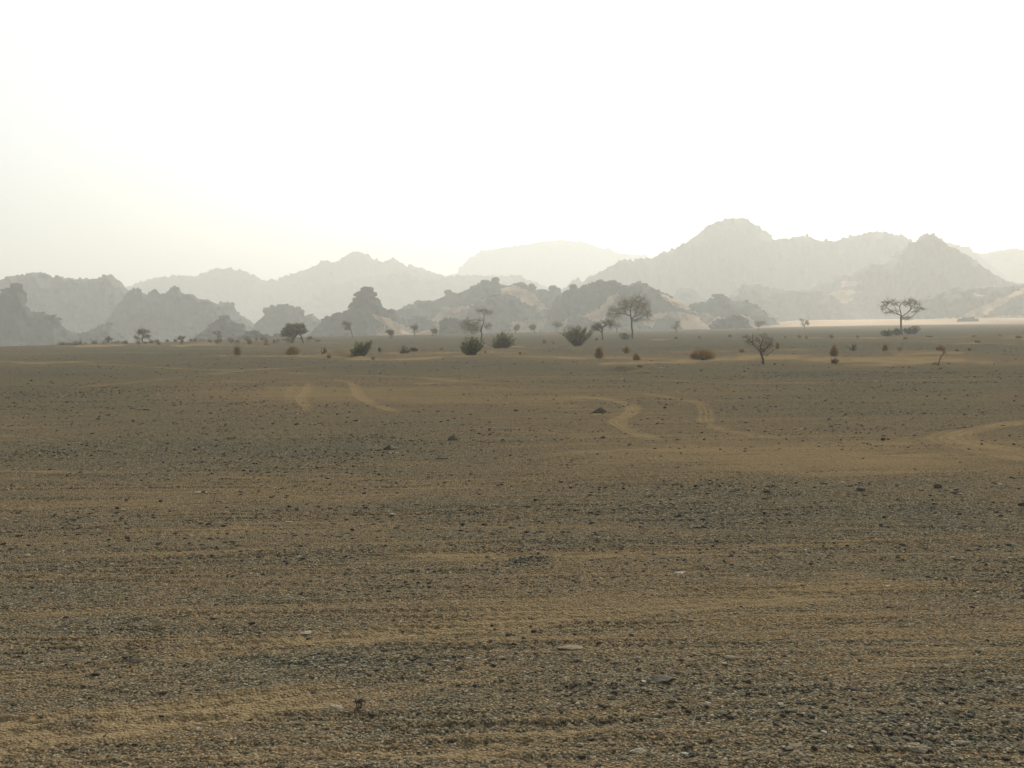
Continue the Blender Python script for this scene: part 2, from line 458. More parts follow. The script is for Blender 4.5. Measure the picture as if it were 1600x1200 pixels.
    pale = rise * ss(355, 385, r + 12 * fbm(x / 30, y / 30, 70, 3)) * (.75 + .5 * fbm(px / 90, py / 4, 71, 2))
    return z, np.clip(sand, -.2, 1.5), np.clip(pale, 0, 1)

def build_ground():
    th = np.concatenate([np.linspace(-180, -36, 34, endpoint=False), np.linspace(-36, 36, 1180, endpoint=False), np.linspace(36, 180, 34, endpoint=False)])
    th = np.radians(th)
    rr = [0.6, 1.2, 1.9, 2.5, 2.9]
    r = 3.1
    while r < 2400:
        rr.append(r)
        r += max(.012, min(.32 * r * r / 1600, .010 * r))
    rr.append(2450.0)
    rr = np.array(rr); nt_, nr = len(th), len(rr)
    T, R_ = np.meshgrid(th, rr)
    X = (R_ * np.sin(T)).ravel(); Y = (R_ * np.cos(T)).ravel()
    z, s, p = terrain(X, Y)
    V = np.stack([X, Y, z], -1)
    V = np.vstack([V, [[0, 0, 0]]]); s = np.append(s, .5); p = np.append(p, 0)
    i = np.arange(nr - 1)[:, None] * nt_; j = np.arange(nt_)[None, :]; j2 = (j + 1) % nt_
    Q = np.stack([i + j, i + nt_ + j, i + nt_ + j2, i + j2], -1).reshape(-1, 4)[:, ::-1]
    c = len(V) - 1
    j = np.arange(nt_); tri = np.stack([np.full(nt_, c), (j + 1) % nt_, j, j], -1)
    # small cap of quads made from triangles at the camera's feet
    me = mesh('desert_ground', V, Q, M_GROUND, True, {'sand': s, 'pale': p})
    o = obj('ground', me)
    tag(o, kind='structure')
    k = tri[:, :3]
    cv = np.vstack([V[:nt_], [[0, 0, 0]]]); k = np.where(k == c, nt_, k)
    return o, len(V)

ground, NV = build_ground()
print('ground verts', NV)

# ------------------------------------------------------------------ rock ridges
DS = 1.6
def in_poly(px, py, poly):
    poly = np.asarray(poly, float); c = np.zeros(px.shape, bool); n = len(poly)
    for i in range(n):
        x1, y1 = poly[i]; x2, y2 = poly[(i + 1) % n]
        m = ((y1 > py) != (y2 > py)) & (px < (x2 - x1) * (py - y1) / (y2 - y1 + 1e-9) + x1)
        c ^= m
    return c

def ridge(name, pts, D, depth, mat, amp=1.0, seed=1, sand=(), step=1.0, rows=110, lump=1.0, front_pow=1.0, zb=-14.0):
    """a body of rock whose crest passes through the given outline at distance D; depth is its half thickness (m)"""
    D, depth = D * DS, depth * DS
    pts = np.array(pts, float)
    u = np.arange(pts[0, 0], pts[-1, 0] + step * .5, step)
    # corners of the rock: small steps and lumps on the crest
    H = np.interp(u, pts[:, 0], pts[:, 1])
    blk = np.round(fbm(u / 9, u * 0 + 3.7, seed + 3, 2) * 3) / 3
    H = H - 1.5 * amp * (1.6 * fbm(u / 8, u * 0 + seed, seed, 3) + 1.5 * blk * (vn(u / 25, u * 0 + 1, seed) > -.1) + 3.2 * np.maximum(fbm(u / 4.3, u * 0 + 5, seed + 5, 2) - .05, 0))
    vs = np.concatenate([-np.linspace(1, 0, rows) ** 1.15, np.linspace(0, 1, 14)[1:] ** 1.2])
    U, Vv = np.meshgrid(u, vs)
    top = at(U, np.broadcast_to(H, U.shape), D)
    t = -Vv
    # slope: a steep upper cliff with ledges, then a talus apron
    prof = np.where(t > 0, 1 - .62 * ss(0, .35, t) - .38 * ss(.25, 1.0, t) ** front_pow, 1 - ss(0, 1, Vv))
    hpx = (top[..., 2] - zb) * prof * F / D
    n1 = fbm(U / 22 + .5 * Vv, hpx / 11, seed + 11, 4)
    n2 = fbm(U / 11, hpx / 5, seed + 15, 2)
    side = np.abs(Vv)
    prof = prof + side * (1 - side) * 1.5 * (.22 * n1 + .10 * n2) * lump
    lim = 1 - .10 * side * (1 + .2 * n2)
    prof = np.clip(np.where(side > 0, np.minimum(prof, lim), prof), 0, 1)
    def blur(w):
        kx = np.arange(-3 * w, 3 * w + 1); kk = np.exp(-(kx / w) ** 2 / 2); kk /= kk.sum()
        row = top[0, :, 2]; rp = np.pad(row, 3 * w, mode='edge')
        return np.convolve(rp, kk, 'valid')[None, :]
    a1, a2 = ss(0, .05, np.abs(Vv)), ss(.03, .4, np.abs(Vv))
    tz = top[..., 2] * (1 - a1) + blur(4) * a1
    tz = tz * (1 - a2) + blur(14) * a2
    Ht = tz - zb
    led = Ht * prof
    st = np.maximum(Ht.max() / 11, .8)
    q = led / st + .35 * n1
    led = led + side ** .5 * .38 * st * (ss(.2, .8, q - np.floor(q)) - (q - np.floor(q))) * lump
    led = np.minimum(led, Ht * lim) * (np.abs(Vv) < .999)
    # wander of the crest and the cliff lines in depth
    dd = Vv * depth * (1 + .25 * fbm(U / 30, U * 0 + 2, seed + 21, 2)) + depth * .12 * lump * (fbm(U / 14, led / st * .7, seed + 25, 2))
    sc = (D + dd) / D
    X = top[..., 0] * sc; Y = top[..., 1] * sc
    # hold the outline: height seen against the crest
    Z = zb + led
    crest = (side < 1e-6)
    Z = np.where(crest, CAMH + (top[..., 2] - CAMH) * sc, Z)
    vis = CAMH + (top[..., 2] - CAMH) * sc
    Z = np.minimum(Z, vis)
    sa = np.zeros(U.shape)
    if len(sand):
        ppx, ppy = proj(X, Y, 0) if False else _pxy(X, Y, Z)
        jx = ppx + 5 * fbm(ppx / 9, ppy / 4, seed + 31, 3); jy = ppy + 3 * fbm(ppx / 12, ppy / 5, seed + 33, 3)
        for poly in sand:
            sa[in_poly(jx, jy, poly) & (Vv < 0)] = 1
    n_r, n_c = U.shape
    i = np.arange(n_r - 1)[:, None] * n_c; j = np.arange(n_c - 1)[None, :]
    Q = np.stack([i + j, i + j + 1, i + n_c + j + 1, i + n_c + j], -1).reshape(-1, 4)
    o = np.array([X.mean(), Y.mean(), 0])
    Vx = np.stack([X, Y, Z], -1).reshape(-1, 3) - o
    # underside closes the body
    me = mesh(name, Vx, Q, mat, False, {'sand': sa.ravel()})
    ob = obj(name, me, loc=tuple(o)); ob['cols'] = n_c
    if lump > .5:
        wm = (pts[-1, 0] - pts[0, 0])
        scatter(ob, int(np.clip(wm * (.7 if name == 'rock_outcrop' else .28), 12, 160)), .5 * D / F, (5.0 if name == 'rock_outcrop' else 3.4) * D / F, seed + 300)
    return ob

def _pxy(X, Y, Z):
    p = np.stack([X, Y, Z - CAMH], -1) @ R3
    return 800 + F * p[..., 0] / -p[..., 2], 600 - F * p[..., 1] / -p[..., 2]

def scatter(o, n, smin, smax, seed, slope=.5):
    """joins broken blocks to the body of rock, along its crest and down its face (sizes in m)"""
    r = np.random.default_rng(seed)
    me = o.data
    V = np.empty(len(me.vertices) * 3, np.float32); me.vertices.foreach_get('co', V); V = V.reshape(-1, 3)
    Q = np.empty(len(me.loops), np.int32); me.loops.foreach_get('vertex_index', Q); Q = Q.reshape(-1, 4)
    S = np.empty(len(V), np.float32); me.attributes['sand'].data.foreach_get('value', S)
    nc = o['cols']; del_rows = 110
    nc = int(nc); crest = np.arange((del_rows - 1) * nc, del_rows * nc)
    face = np.arange(int(nc * 55), (del_rows - 1) * nc); face = face[S[face] < .5]
    pick = np.where(r.random(n) < slope, r.choice(face, n), r.choice(crest, n))
    A, E_ = np.meshgrid(np.linspace(0, 2 * math.pi, 9)[:-1], np.linspace(-1, 1, 6) * math.pi / 2)
    i = np.arange(5)[:, None] * 8; j = np.arange(8)[None, :]; j2 = (j + 1) % 8
    q0 = np.stack([i + j, i + j2, i + 8 + j2, i + 8 + j], -1).reshape(-1, 4)
    Vs, Qs, m = [V], [Q], len(V)
    for k in range(n):
        c = V[pick[k]]; s_ = smin + (smax - smin) * r.random() ** 2.5
        rx, ry, rz = s_ * r.uniform(.7, 1.6), s_ * r.uniform(.7, 1.3), s_ * r.uniform(.35, .9)
        rad = 1 + .22 * r.normal(size=A.shape); rad[:, :] = np.clip(rad, .6, 1.4)
        ce = np.abs(np.cos(E_)) ** .6; se = np.sign(np.sin(E_)) * np.abs(np.sin(E_)) ** .8
        t = r.uniform(0, 3.14); x0 = rx * rad * ce * np.cos(A); y0 = ry * rad * ce * np.sin(A)
        tl = r.normal(0, .2)
        x = c[0] + x0 * math.cos(t) - y0 * math.sin(t); y = c[1] + x0 * math.sin(t) + y0 * math.cos(t)
        z = c[2] - rz * .25 + rz * rad * se + tl * x0
        Vs.append(np.stack([x, y, z], -1).reshape(-1, 3)); Qs.append(q0 + m); m += 48
    V = np.vstack(Vs); Q = np.vstack(Qs); S = np.append(S, np.zeros(len(V) - len(S)))
    o.data = mesh(me.name, V, Q, me.materials[0], False, {'sand': S})
    return o

def structure(o): o['kind'] = 'structure'; return o

# far mountains
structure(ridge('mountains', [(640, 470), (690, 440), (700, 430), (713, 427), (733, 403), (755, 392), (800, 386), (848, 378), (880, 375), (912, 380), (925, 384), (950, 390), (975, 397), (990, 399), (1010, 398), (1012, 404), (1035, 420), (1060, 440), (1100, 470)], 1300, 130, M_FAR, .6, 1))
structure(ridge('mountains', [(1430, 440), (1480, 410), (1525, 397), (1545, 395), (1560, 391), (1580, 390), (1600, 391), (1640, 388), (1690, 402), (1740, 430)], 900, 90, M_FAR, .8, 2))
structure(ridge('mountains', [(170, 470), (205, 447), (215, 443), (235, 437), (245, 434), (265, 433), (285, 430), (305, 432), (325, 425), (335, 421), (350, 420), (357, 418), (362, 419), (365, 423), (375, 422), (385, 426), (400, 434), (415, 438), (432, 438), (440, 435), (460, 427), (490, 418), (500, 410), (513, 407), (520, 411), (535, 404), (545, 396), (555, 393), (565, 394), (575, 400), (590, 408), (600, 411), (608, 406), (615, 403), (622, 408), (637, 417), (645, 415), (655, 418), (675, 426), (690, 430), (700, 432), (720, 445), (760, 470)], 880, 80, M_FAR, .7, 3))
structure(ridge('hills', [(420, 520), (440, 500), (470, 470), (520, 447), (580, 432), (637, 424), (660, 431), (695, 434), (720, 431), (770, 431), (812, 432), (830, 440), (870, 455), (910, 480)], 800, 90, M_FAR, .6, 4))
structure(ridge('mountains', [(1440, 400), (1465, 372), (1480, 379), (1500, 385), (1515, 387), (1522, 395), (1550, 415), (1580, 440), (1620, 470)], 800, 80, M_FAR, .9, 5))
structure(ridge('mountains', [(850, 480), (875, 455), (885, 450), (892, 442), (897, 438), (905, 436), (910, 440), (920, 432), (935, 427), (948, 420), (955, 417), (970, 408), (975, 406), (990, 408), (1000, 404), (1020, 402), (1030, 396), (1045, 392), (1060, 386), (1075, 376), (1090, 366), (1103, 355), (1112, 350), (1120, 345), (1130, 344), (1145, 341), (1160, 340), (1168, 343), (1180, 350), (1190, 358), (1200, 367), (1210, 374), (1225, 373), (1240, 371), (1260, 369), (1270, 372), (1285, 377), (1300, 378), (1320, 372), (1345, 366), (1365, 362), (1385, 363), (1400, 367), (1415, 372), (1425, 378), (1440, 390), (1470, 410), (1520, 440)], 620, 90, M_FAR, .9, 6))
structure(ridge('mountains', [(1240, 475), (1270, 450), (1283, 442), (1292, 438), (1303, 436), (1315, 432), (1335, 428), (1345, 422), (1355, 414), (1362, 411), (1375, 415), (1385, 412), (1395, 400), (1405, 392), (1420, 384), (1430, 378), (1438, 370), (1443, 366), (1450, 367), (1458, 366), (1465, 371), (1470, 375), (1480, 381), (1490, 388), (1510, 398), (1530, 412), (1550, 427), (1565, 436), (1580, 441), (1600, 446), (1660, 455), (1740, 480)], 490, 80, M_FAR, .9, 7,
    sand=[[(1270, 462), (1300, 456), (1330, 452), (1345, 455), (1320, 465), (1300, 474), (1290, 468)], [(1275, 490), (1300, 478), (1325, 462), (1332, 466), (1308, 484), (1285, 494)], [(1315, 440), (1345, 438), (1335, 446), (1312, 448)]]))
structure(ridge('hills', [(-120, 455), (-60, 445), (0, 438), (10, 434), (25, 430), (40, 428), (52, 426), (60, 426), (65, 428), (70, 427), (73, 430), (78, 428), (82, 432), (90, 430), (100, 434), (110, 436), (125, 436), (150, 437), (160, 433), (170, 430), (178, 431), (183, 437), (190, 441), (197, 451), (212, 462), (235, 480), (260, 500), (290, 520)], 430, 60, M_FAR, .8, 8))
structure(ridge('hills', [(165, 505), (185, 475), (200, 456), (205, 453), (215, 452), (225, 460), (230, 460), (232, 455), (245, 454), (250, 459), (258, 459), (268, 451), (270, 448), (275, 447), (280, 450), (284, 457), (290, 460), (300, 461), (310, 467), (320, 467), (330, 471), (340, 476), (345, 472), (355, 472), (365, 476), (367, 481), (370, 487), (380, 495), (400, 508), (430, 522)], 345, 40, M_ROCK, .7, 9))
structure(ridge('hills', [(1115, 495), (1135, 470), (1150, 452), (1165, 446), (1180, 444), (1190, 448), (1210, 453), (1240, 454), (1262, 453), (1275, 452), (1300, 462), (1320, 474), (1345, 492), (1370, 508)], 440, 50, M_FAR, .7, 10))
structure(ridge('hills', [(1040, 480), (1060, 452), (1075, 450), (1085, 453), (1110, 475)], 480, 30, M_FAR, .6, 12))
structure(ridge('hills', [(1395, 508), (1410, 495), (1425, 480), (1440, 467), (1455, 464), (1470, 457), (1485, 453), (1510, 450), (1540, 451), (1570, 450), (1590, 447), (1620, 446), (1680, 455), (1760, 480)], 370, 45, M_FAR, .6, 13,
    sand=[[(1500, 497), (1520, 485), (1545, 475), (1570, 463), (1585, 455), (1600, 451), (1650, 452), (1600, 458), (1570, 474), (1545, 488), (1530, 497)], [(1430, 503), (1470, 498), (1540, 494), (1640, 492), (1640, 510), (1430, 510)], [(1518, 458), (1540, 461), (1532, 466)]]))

# rock outcrops nearer by, each a thing of its own
def outcrop(label, *a, **k):
    o = ridge('rock_outcrop', *a, **k)
    tag(o, label, 'rock outcrop')
    return o

def add_lumps(o, lumps, D, seed=0):
    """overhanging blocks joined into the outcrop: px, py, half width px, half height px"""
    me = o.data
    V = np.empty(len(me.vertices) * 3, np.float32); me.vertices.foreach_get('co', V); V = V.reshape(-1, 3)
    Q = np.empty(len(me.loops), np.int32); me.loops.foreach_get('vertex_index', Q); Q = Q.reshape(-1, 4)
    S = np.empty(len(V), np.float32); me.attributes['sand'].data.foreach_get('value', S)
    Vs, Qs, n = [V], [Q], len(V)
    for k, (px, py, rx, ry) in enumerate(lumps):
        c = at(px, py, D * DS - .6) - np.array(o.location)
        rx_, ry_ = rx * D * DS / F, ry * D * DS / F
        a = np.linspace(0, 2 * math.pi, 21)[:-1]; e = np.linspace(-1, 1, 13) * math.pi / 2
        A, E_ = np.meshgrid(a, e)
        rad = 1 + .30 * fbm(A * 1.1 + 5 * k, E_ * 1.5, seed + k, 3)
        rad[:, :] = rad
        ce = np.sign(np.cos(E_)) * np.abs(np.cos(E_)) ** .6; se = np.sign(np.sin(E_)) * np.abs(np.sin(E_)) ** .8
        x = c[0] + rx_ * rad * ce * np.cos(A); y = c[1] + max(rx_, ry_) * .9 * rad * ce * np.sin(A); z = c[2] + ry_ * rad * se
        Vs.append(np.stack([x, y, z], -1).reshape(-1, 3))
        i = np.arange(12)[:, None] * 20; j = np.arange(20)[None, :]; j2 = (j + 1) % 20
        Qs.append(np.stack([i + j, i + j2, i + 20 + j2, i + 20 + j], -1).reshape(-1, 4) + n)
        n += 260
    V = np.vstack(Vs); Q = np.vstack(Qs); S = np.append(S, np.zeros(len(V) - len(S)))
    new = mesh(me.name, V, Q, me.materials[0], False, {'sand': S})
    o.data = new
    return o

o = outcrop('hazy rock pillar with a broad stepped foot at the far left edge of the plain',
    [(-120, 510), (-60, 498), (-20, 485), (-4, 474), (1, 462), (4, 457), (9, 452), (15, 449), (17, 444), (25, 442), (30, 445), (34, 452), (38, 455), (39.5, 480), (43, 485), (50, 487), (60, 488), (70, 491), (85, 494), (92, 500), (97, 508), (105, 514), (112, 519), (125, 521), (140, 519), (150, 511), (160, 506), (170, 504), (174, 508), (177, 516), (185, 524), (205, 540)], 250, 26, M_ROCK, .7, 14)
add_lumps(o, [(26, 449, 9, 6), (36, 463, 4, 10)], 250, 3)
o = outcrop('small pyramid shaped outcrop with a square cap rock behind the left scrub',
    [(292, 540), (300, 533), (315, 520), (322, 515), (330, 508), (340, 503), (344, 497), (358, 497), (361, 500), (366, 504), (375, 510), (385, 518), (395, 526), (410, 540)], 225, 16, M_ROCK, .5, 15)
add_lumps(o, [(351, 496, 8, 3.6), (348, 501, 8, 3)], 225, 5)
outcrop('low dark rounded mound left of the leaning acacia', [(364, 536), (373, 530), (385, 521), (395, 517), (403, 517), (410, 523), (420, 526), (432, 525), (445, 526), (458, 532), (470, 536)], 175, 9, M_ROCK, .5, 16)
outcrop('tiny dark rock hump below the pyramid shaped outcrop', [(300, 538), (304, 532), (312, 529), (320, 530), (328, 538)], 165, 5, M_ROCK, .3, 17)
o = outcrop('flat topped castle like outcrop with a notch on its right side',
    [(385, 535), (393, 515), (400, 504), (408, 498), (414, 492), (414, 486), (420, 481), (432, 479), (436, 480), (438, 478), (448, 479), (457, 480), (459, 486), (461.5, 487), (463, 481), (469, 481), (471, 488), (474, 496), (478, 494), (486, 492), (492, 497), (500, 500), (506, 508), (515, 518), (530, 535)], 325, 26, M_ROCK, .4, 18)
add_lumps(o, [(420, 486, 9, 5.5), (446, 483, 13, 5.5), (466, 484, 4.5, 4.5), (470, 493, 5, 4)], 325, 8)
o = outcrop('cone shaped outcrop crowned by stacked overhanging slabs, standing left of centre',
    [(462, 545), (478, 530), (493, 512), (505, 500), (515, 495), (525, 492), (535, 489), (546, 483), (549, 479), (553, 474), (557, 465), (562, 458), (567, 455), (570, 450), (580, 450), (584, 456), (586, 463), (593, 475), (605, 486), (612, 486), (620, 492), (630, 500), (640, 509), (655, 522), (672, 540)], 245, 24, M_ROCK, .4, 19,
    sand=[[(583, 492), (598, 494), (612, 500), (628, 507), (640, 513), (650, 524), (590, 524), (588, 516), (605, 512), (600, 505), (588, 500)], [(590, 512), (600, 510), (606, 520), (590, 526)]])
add_lumps(o, [(574.5, 452.5, 9.5, 4), (583, 459.5, 6, 3.4), (568, 459, 9, 5), (560, 461, 4.5, 5), (556, 469, 5.5, 3.6), (552, 478, 6, 5.5), (611, 487, 6, 3)], 245, 9)
o = outcrop('long rocky hill with pale sand lying between its broken crest blocks',
    [(600, 530), (612, 502), (618, 486), (630, 481), (645, 476), (652, 472), (665, 473), (680, 470), (692, 465), (699, 459), (712, 460), (725, 457), (732, 452), (745, 445), (752, 441), (760, 441), (768, 441), (775, 439), (782, 443), (788, 446), (795, 446), (805, 444), (815, 444), (823, 448), (828, 448), (834, 448), (838, 454), (848, 454), (858, 456), (862, 451), (870, 451), (875, 456), (882, 459), (900, 470), (925, 500)], 325, 34, M_ROCK, .5, 20,
    sand=[[(672, 502), (690, 482), (715, 478), (740, 476), (760, 466), (775, 458), (790, 449), (806, 446), (820, 451), (838, 462), (858, 484), (850, 492), (815, 478), (790, 468), (770, 466), (750, 478), (722, 484), (705, 492), (690, 505)]])
add_lumps(o, [(700, 456, 6, 3.2), (706, 460, 8, 3), (757, 439.5, 6, 2.2), (774, 437.5, 6, 4), (765, 444, 14, 4), (814, 446, 8, 5), (831, 449, 5, 5.5), (846, 455, 7, 3), (864, 450, 6, 4)], 325, 20)
outcrop('smooth grey rock dome in front of the sandy hill at centre', [(705, 530), (720, 505), (735, 482), (745, 473), (765, 466), (775, 461), (785, 460), (795, 462), (810, 469), (830, 479), (850, 483), (862, 487), (875, 496), (890, 515), (900, 530)], 280, 24, M_ROCK, .5, 21,
    sand=[[(800, 505), (825, 500), (850, 498), (870, 500), (885, 520), (800, 522)]])
outcrop('low grey hump of rock right of the cone shaped outcrop', [(624, 530), (632, 512), (638, 501), (650, 495), (664, 495), (672, 503), (684, 515), (692, 530)], 265, 14, M_ROCK, .4, 22)
outcrop('dark square block of rock standing left of the spindly tree', [(681, 535), (685, 522), (687, 506), (690, 500), (700, 498), (714, 498), (722, 502), (726, 510), (729, 535)], 205, 6, M_ROCK, .3, 23)
o = outcrop('broad dark outcrop with a lone boulder on its left shoulder, behind the tall acacia',
    [(838, 535), (850, 510), (860, 484), (863, 472), (872, 464), (880, 463), (888, 455), (892, 449), (901, 449), (903, 454), (910, 447), (920, 445), (925, 442), (938, 440), (950, 439), (962, 440), (970, 446), (980, 448), (985, 444), (990, 442), (1000, 441), (1005, 444), (1020, 450), (1028, 456), (1035, 460), (1055, 468), (1075, 478), (1083, 485), (1095, 500), (1115, 520), (1125, 535)], 270, 28, M_ROCK, .5, 24,
    sand=[[(865, 512), (885, 498), (900, 500), (915, 492), (940, 478), (955, 462), (966, 456), (968, 462), (955, 478), (946, 495), (938, 502), (915, 508), (895, 512)], [(1030, 458), (1050, 464), (1075, 476), (1085, 484), (1070, 484), (1050, 476), (1035, 470)], [(1000, 500), (1030, 488), (1060, 487), (1100, 498), (1120, 524), (1040, 524)]])
add_lumps(o, [(896, 450, 6, 5.5), (873, 466, 4, 4), (956, 441, 8, 2.5)], 270, 31)
o = outcrop('hazy outcrop with a small flat mushroom rock on top, right of the tall acacia',
    [(1045, 530), (1062, 495), (1082, 475), (1100, 472), (1112, 468), (1118, 463), (1130, 463), (1134, 467), (1150, 470), (1165, 471), (1175, 475), (1182, 480), (1190, 485), (1200, 494), (1212, 503), (1222, 512), (1238, 530)], 290, 26, M_ROCK, .5, 25,
    sand=[[(1050, 512), (1062, 493), (1080, 486), (1105, 490), (1130, 497), (1150, 495), (1165, 490), (1180, 505), (1185, 524), (1050, 524)]])
add_lumps(o, [(1121, 462, 10, 2.6), (1137, 468, 4, 2)], 290, 33)
outcrop('dark rounded rock mound at the foot of the mushroom topped outcrop', [(1106, 527), (1111, 515), (1113, 504), (1120, 499), (1133, 498), (1140, 497), (1148, 494), (1156, 493), (1164, 498), (1171, 507), (1176, 516), (1182, 527)], 215, 9, M_ROCK, .4, 26)
outcrop('grey green mound of rock just behind the fan shaped bush', [(872, 530), (880, 515), (888, 501), (898, 496), (912, 496), (922, 502), (932, 513), (940, 530)], 245, 10, M_ROCK, .4, 27)
outcrop('faint rock mound right of the tall acacia trunk', [(1010, 530), (1020, 512), (1030, 501), (1045, 494), (1055, 499), (1066, 514), (1074, 530)], 250, 10, M_ROCK, .4, 28)
outcrop('low dark rock hump on the pale sand at the right', [(1487, 512), (1493, 506), (1497, 500), (1505, 497), (1516, 497), (1525, 500), (1533, 504), (1542, 512)], 262, 8, M_ROCK, .3, 29)
outcrop('smallest low rock on the pale sand near the right edge', [(1540, 512), (1546, 505), (1553, 502), (1562, 502), (1570, 505), (1578, 512)], 275, 6, M_ROCK, .3, 30)

# pale dunes between plain and rocks
def dune(pts, D, depth, seed):
    o = ridge('dune', pts, D, depth, M_FAR, .12, seed, lump=.05, rows=20, sand=[[(-500, 0), (2500, 0), (2500, 1200), (-500, 1200)]])
    return structure(o)
dune([(638, 530), (650, 521), (662, 516), (676, 513), (688, 512), (694, 520), (700, 530)], 212, 9, 41)
dune([(575, 530), (590, 523), (604, 521), (620, 522), (635, 522), (650, 530)], 220, 8, 42)
dune([(795, 528), (820, 522), (850, 521), (880, 522), (905, 528)], 225, 10, 43)
dune([(425, 535), (433, 528), (441, 523), (446, 524), (455, 535)], 240, 8, 44)
dune([(1195, 520), (1225, 510), (1260, 508), (1300, 508), (1340, 506), (1365, 503), (1392, 501), (1400, 502), (1440, 507), (1470, 520)], 330, 22, 45)

# ------------------------------------------------------------------ stones
def ico():
    p = (1 + 5 ** .5) / 2
    V = np.array([(-1, p, 0), (1, p, 0), (-1, -p, 0), (1, -p, 0), (0, -1, p), (0, 1, p), (0, -1, -p), (0, 1, -p), (p, 0, -1), (p, 0, 1), (-p, 0, -1), (-p, 0, 1)], float)
    V /= np.linalg.norm(V[0])
    Fc = np.array([(0, 11, 5), (0, 5, 1), (0, 1, 7), (0, 7, 10), (0, 10, 11), (1, 5, 9), (5, 11, 4), (11, 10, 2), (10, 7, 6), (7, 1, 8), (3, 9, 4), (3, 4, 2), (3, 2, 6), (3, 6, 8), (3, 8, 9), (4, 9, 5), (2, 4, 11), (6, 2, 10), (8, 6, 7), (9, 8, 1)])
    return V, Fc

def subdiv(V, Fc):
    cache = {}; V = list(map(tuple, V)); out = []
    def mid(a, b):
        k = (min(a, b), max(a, b))
        if k not in cache:
            m = (np.array(V[a]) + np.array(V[b])); m /= np.linalg.norm(m); V.append(tuple(m)); cache[k] = len(V) - 1
        return cache[k]
    for a, b, c in Fc:
        ab, bc, ca = mid(a, b), mid(b, c), mid(c, a)
        out += [(a, ab, ca), (b, bc, ab), (c, ca, bc), (ab, bc, ca)]
    return np.array(V), np.array(out)

I0 = ico(); I1 = subdiv(*I0); I2 = subdiv(*I1)

def stone_mesh(seed, sx, sy, sz, tint, peak=0.0, lvl=2, ang=0.14):
    """a broken stone: a ball cut by random planes"""
    r = np.random.default_rng(seed)
    V, Fc = (I1, I2)[lvl - 1]
    V = V.copy()
    for _ in range(9):
        n = r.normal(size=3); n /= np.linalg.norm(n)
        d = r.uniform(.55, .85)
        k = V @ n
        V -= np.outer(np.maximum(k - d, 0), n)
    V += .045 * r.normal(size=V.shape); V[:, 0] *= 1 + .25 * V[:, 1]
    V[:, 0] *= 1 - peak * np.clip(V[:, 2], 0, 1); V[:, 1] *= 1 - peak * np.clip(V[:, 2], 0, 1)
    V *= (sx, sy, sz)
    V[:, 2] += sz * .45
    return mesh('stone', V, Fc, M_STONE, False, {'tint': np.clip(tint + .04 * r.normal(size=len(V)), 0, 1)})

def put(name, me, px, py, label, cat, group=None, rz=0.0, sink=0.0, tilt=0.0):
    p = gnd(px, py)
    z = terrain(p[None, 0], p[None, 1])[0][0]
    o = obj(name, me, loc=(p[0], p[1], z - sink))
    o.rotation_euler = (tilt, 0, rz)
    return tag(o, label, cat, group)

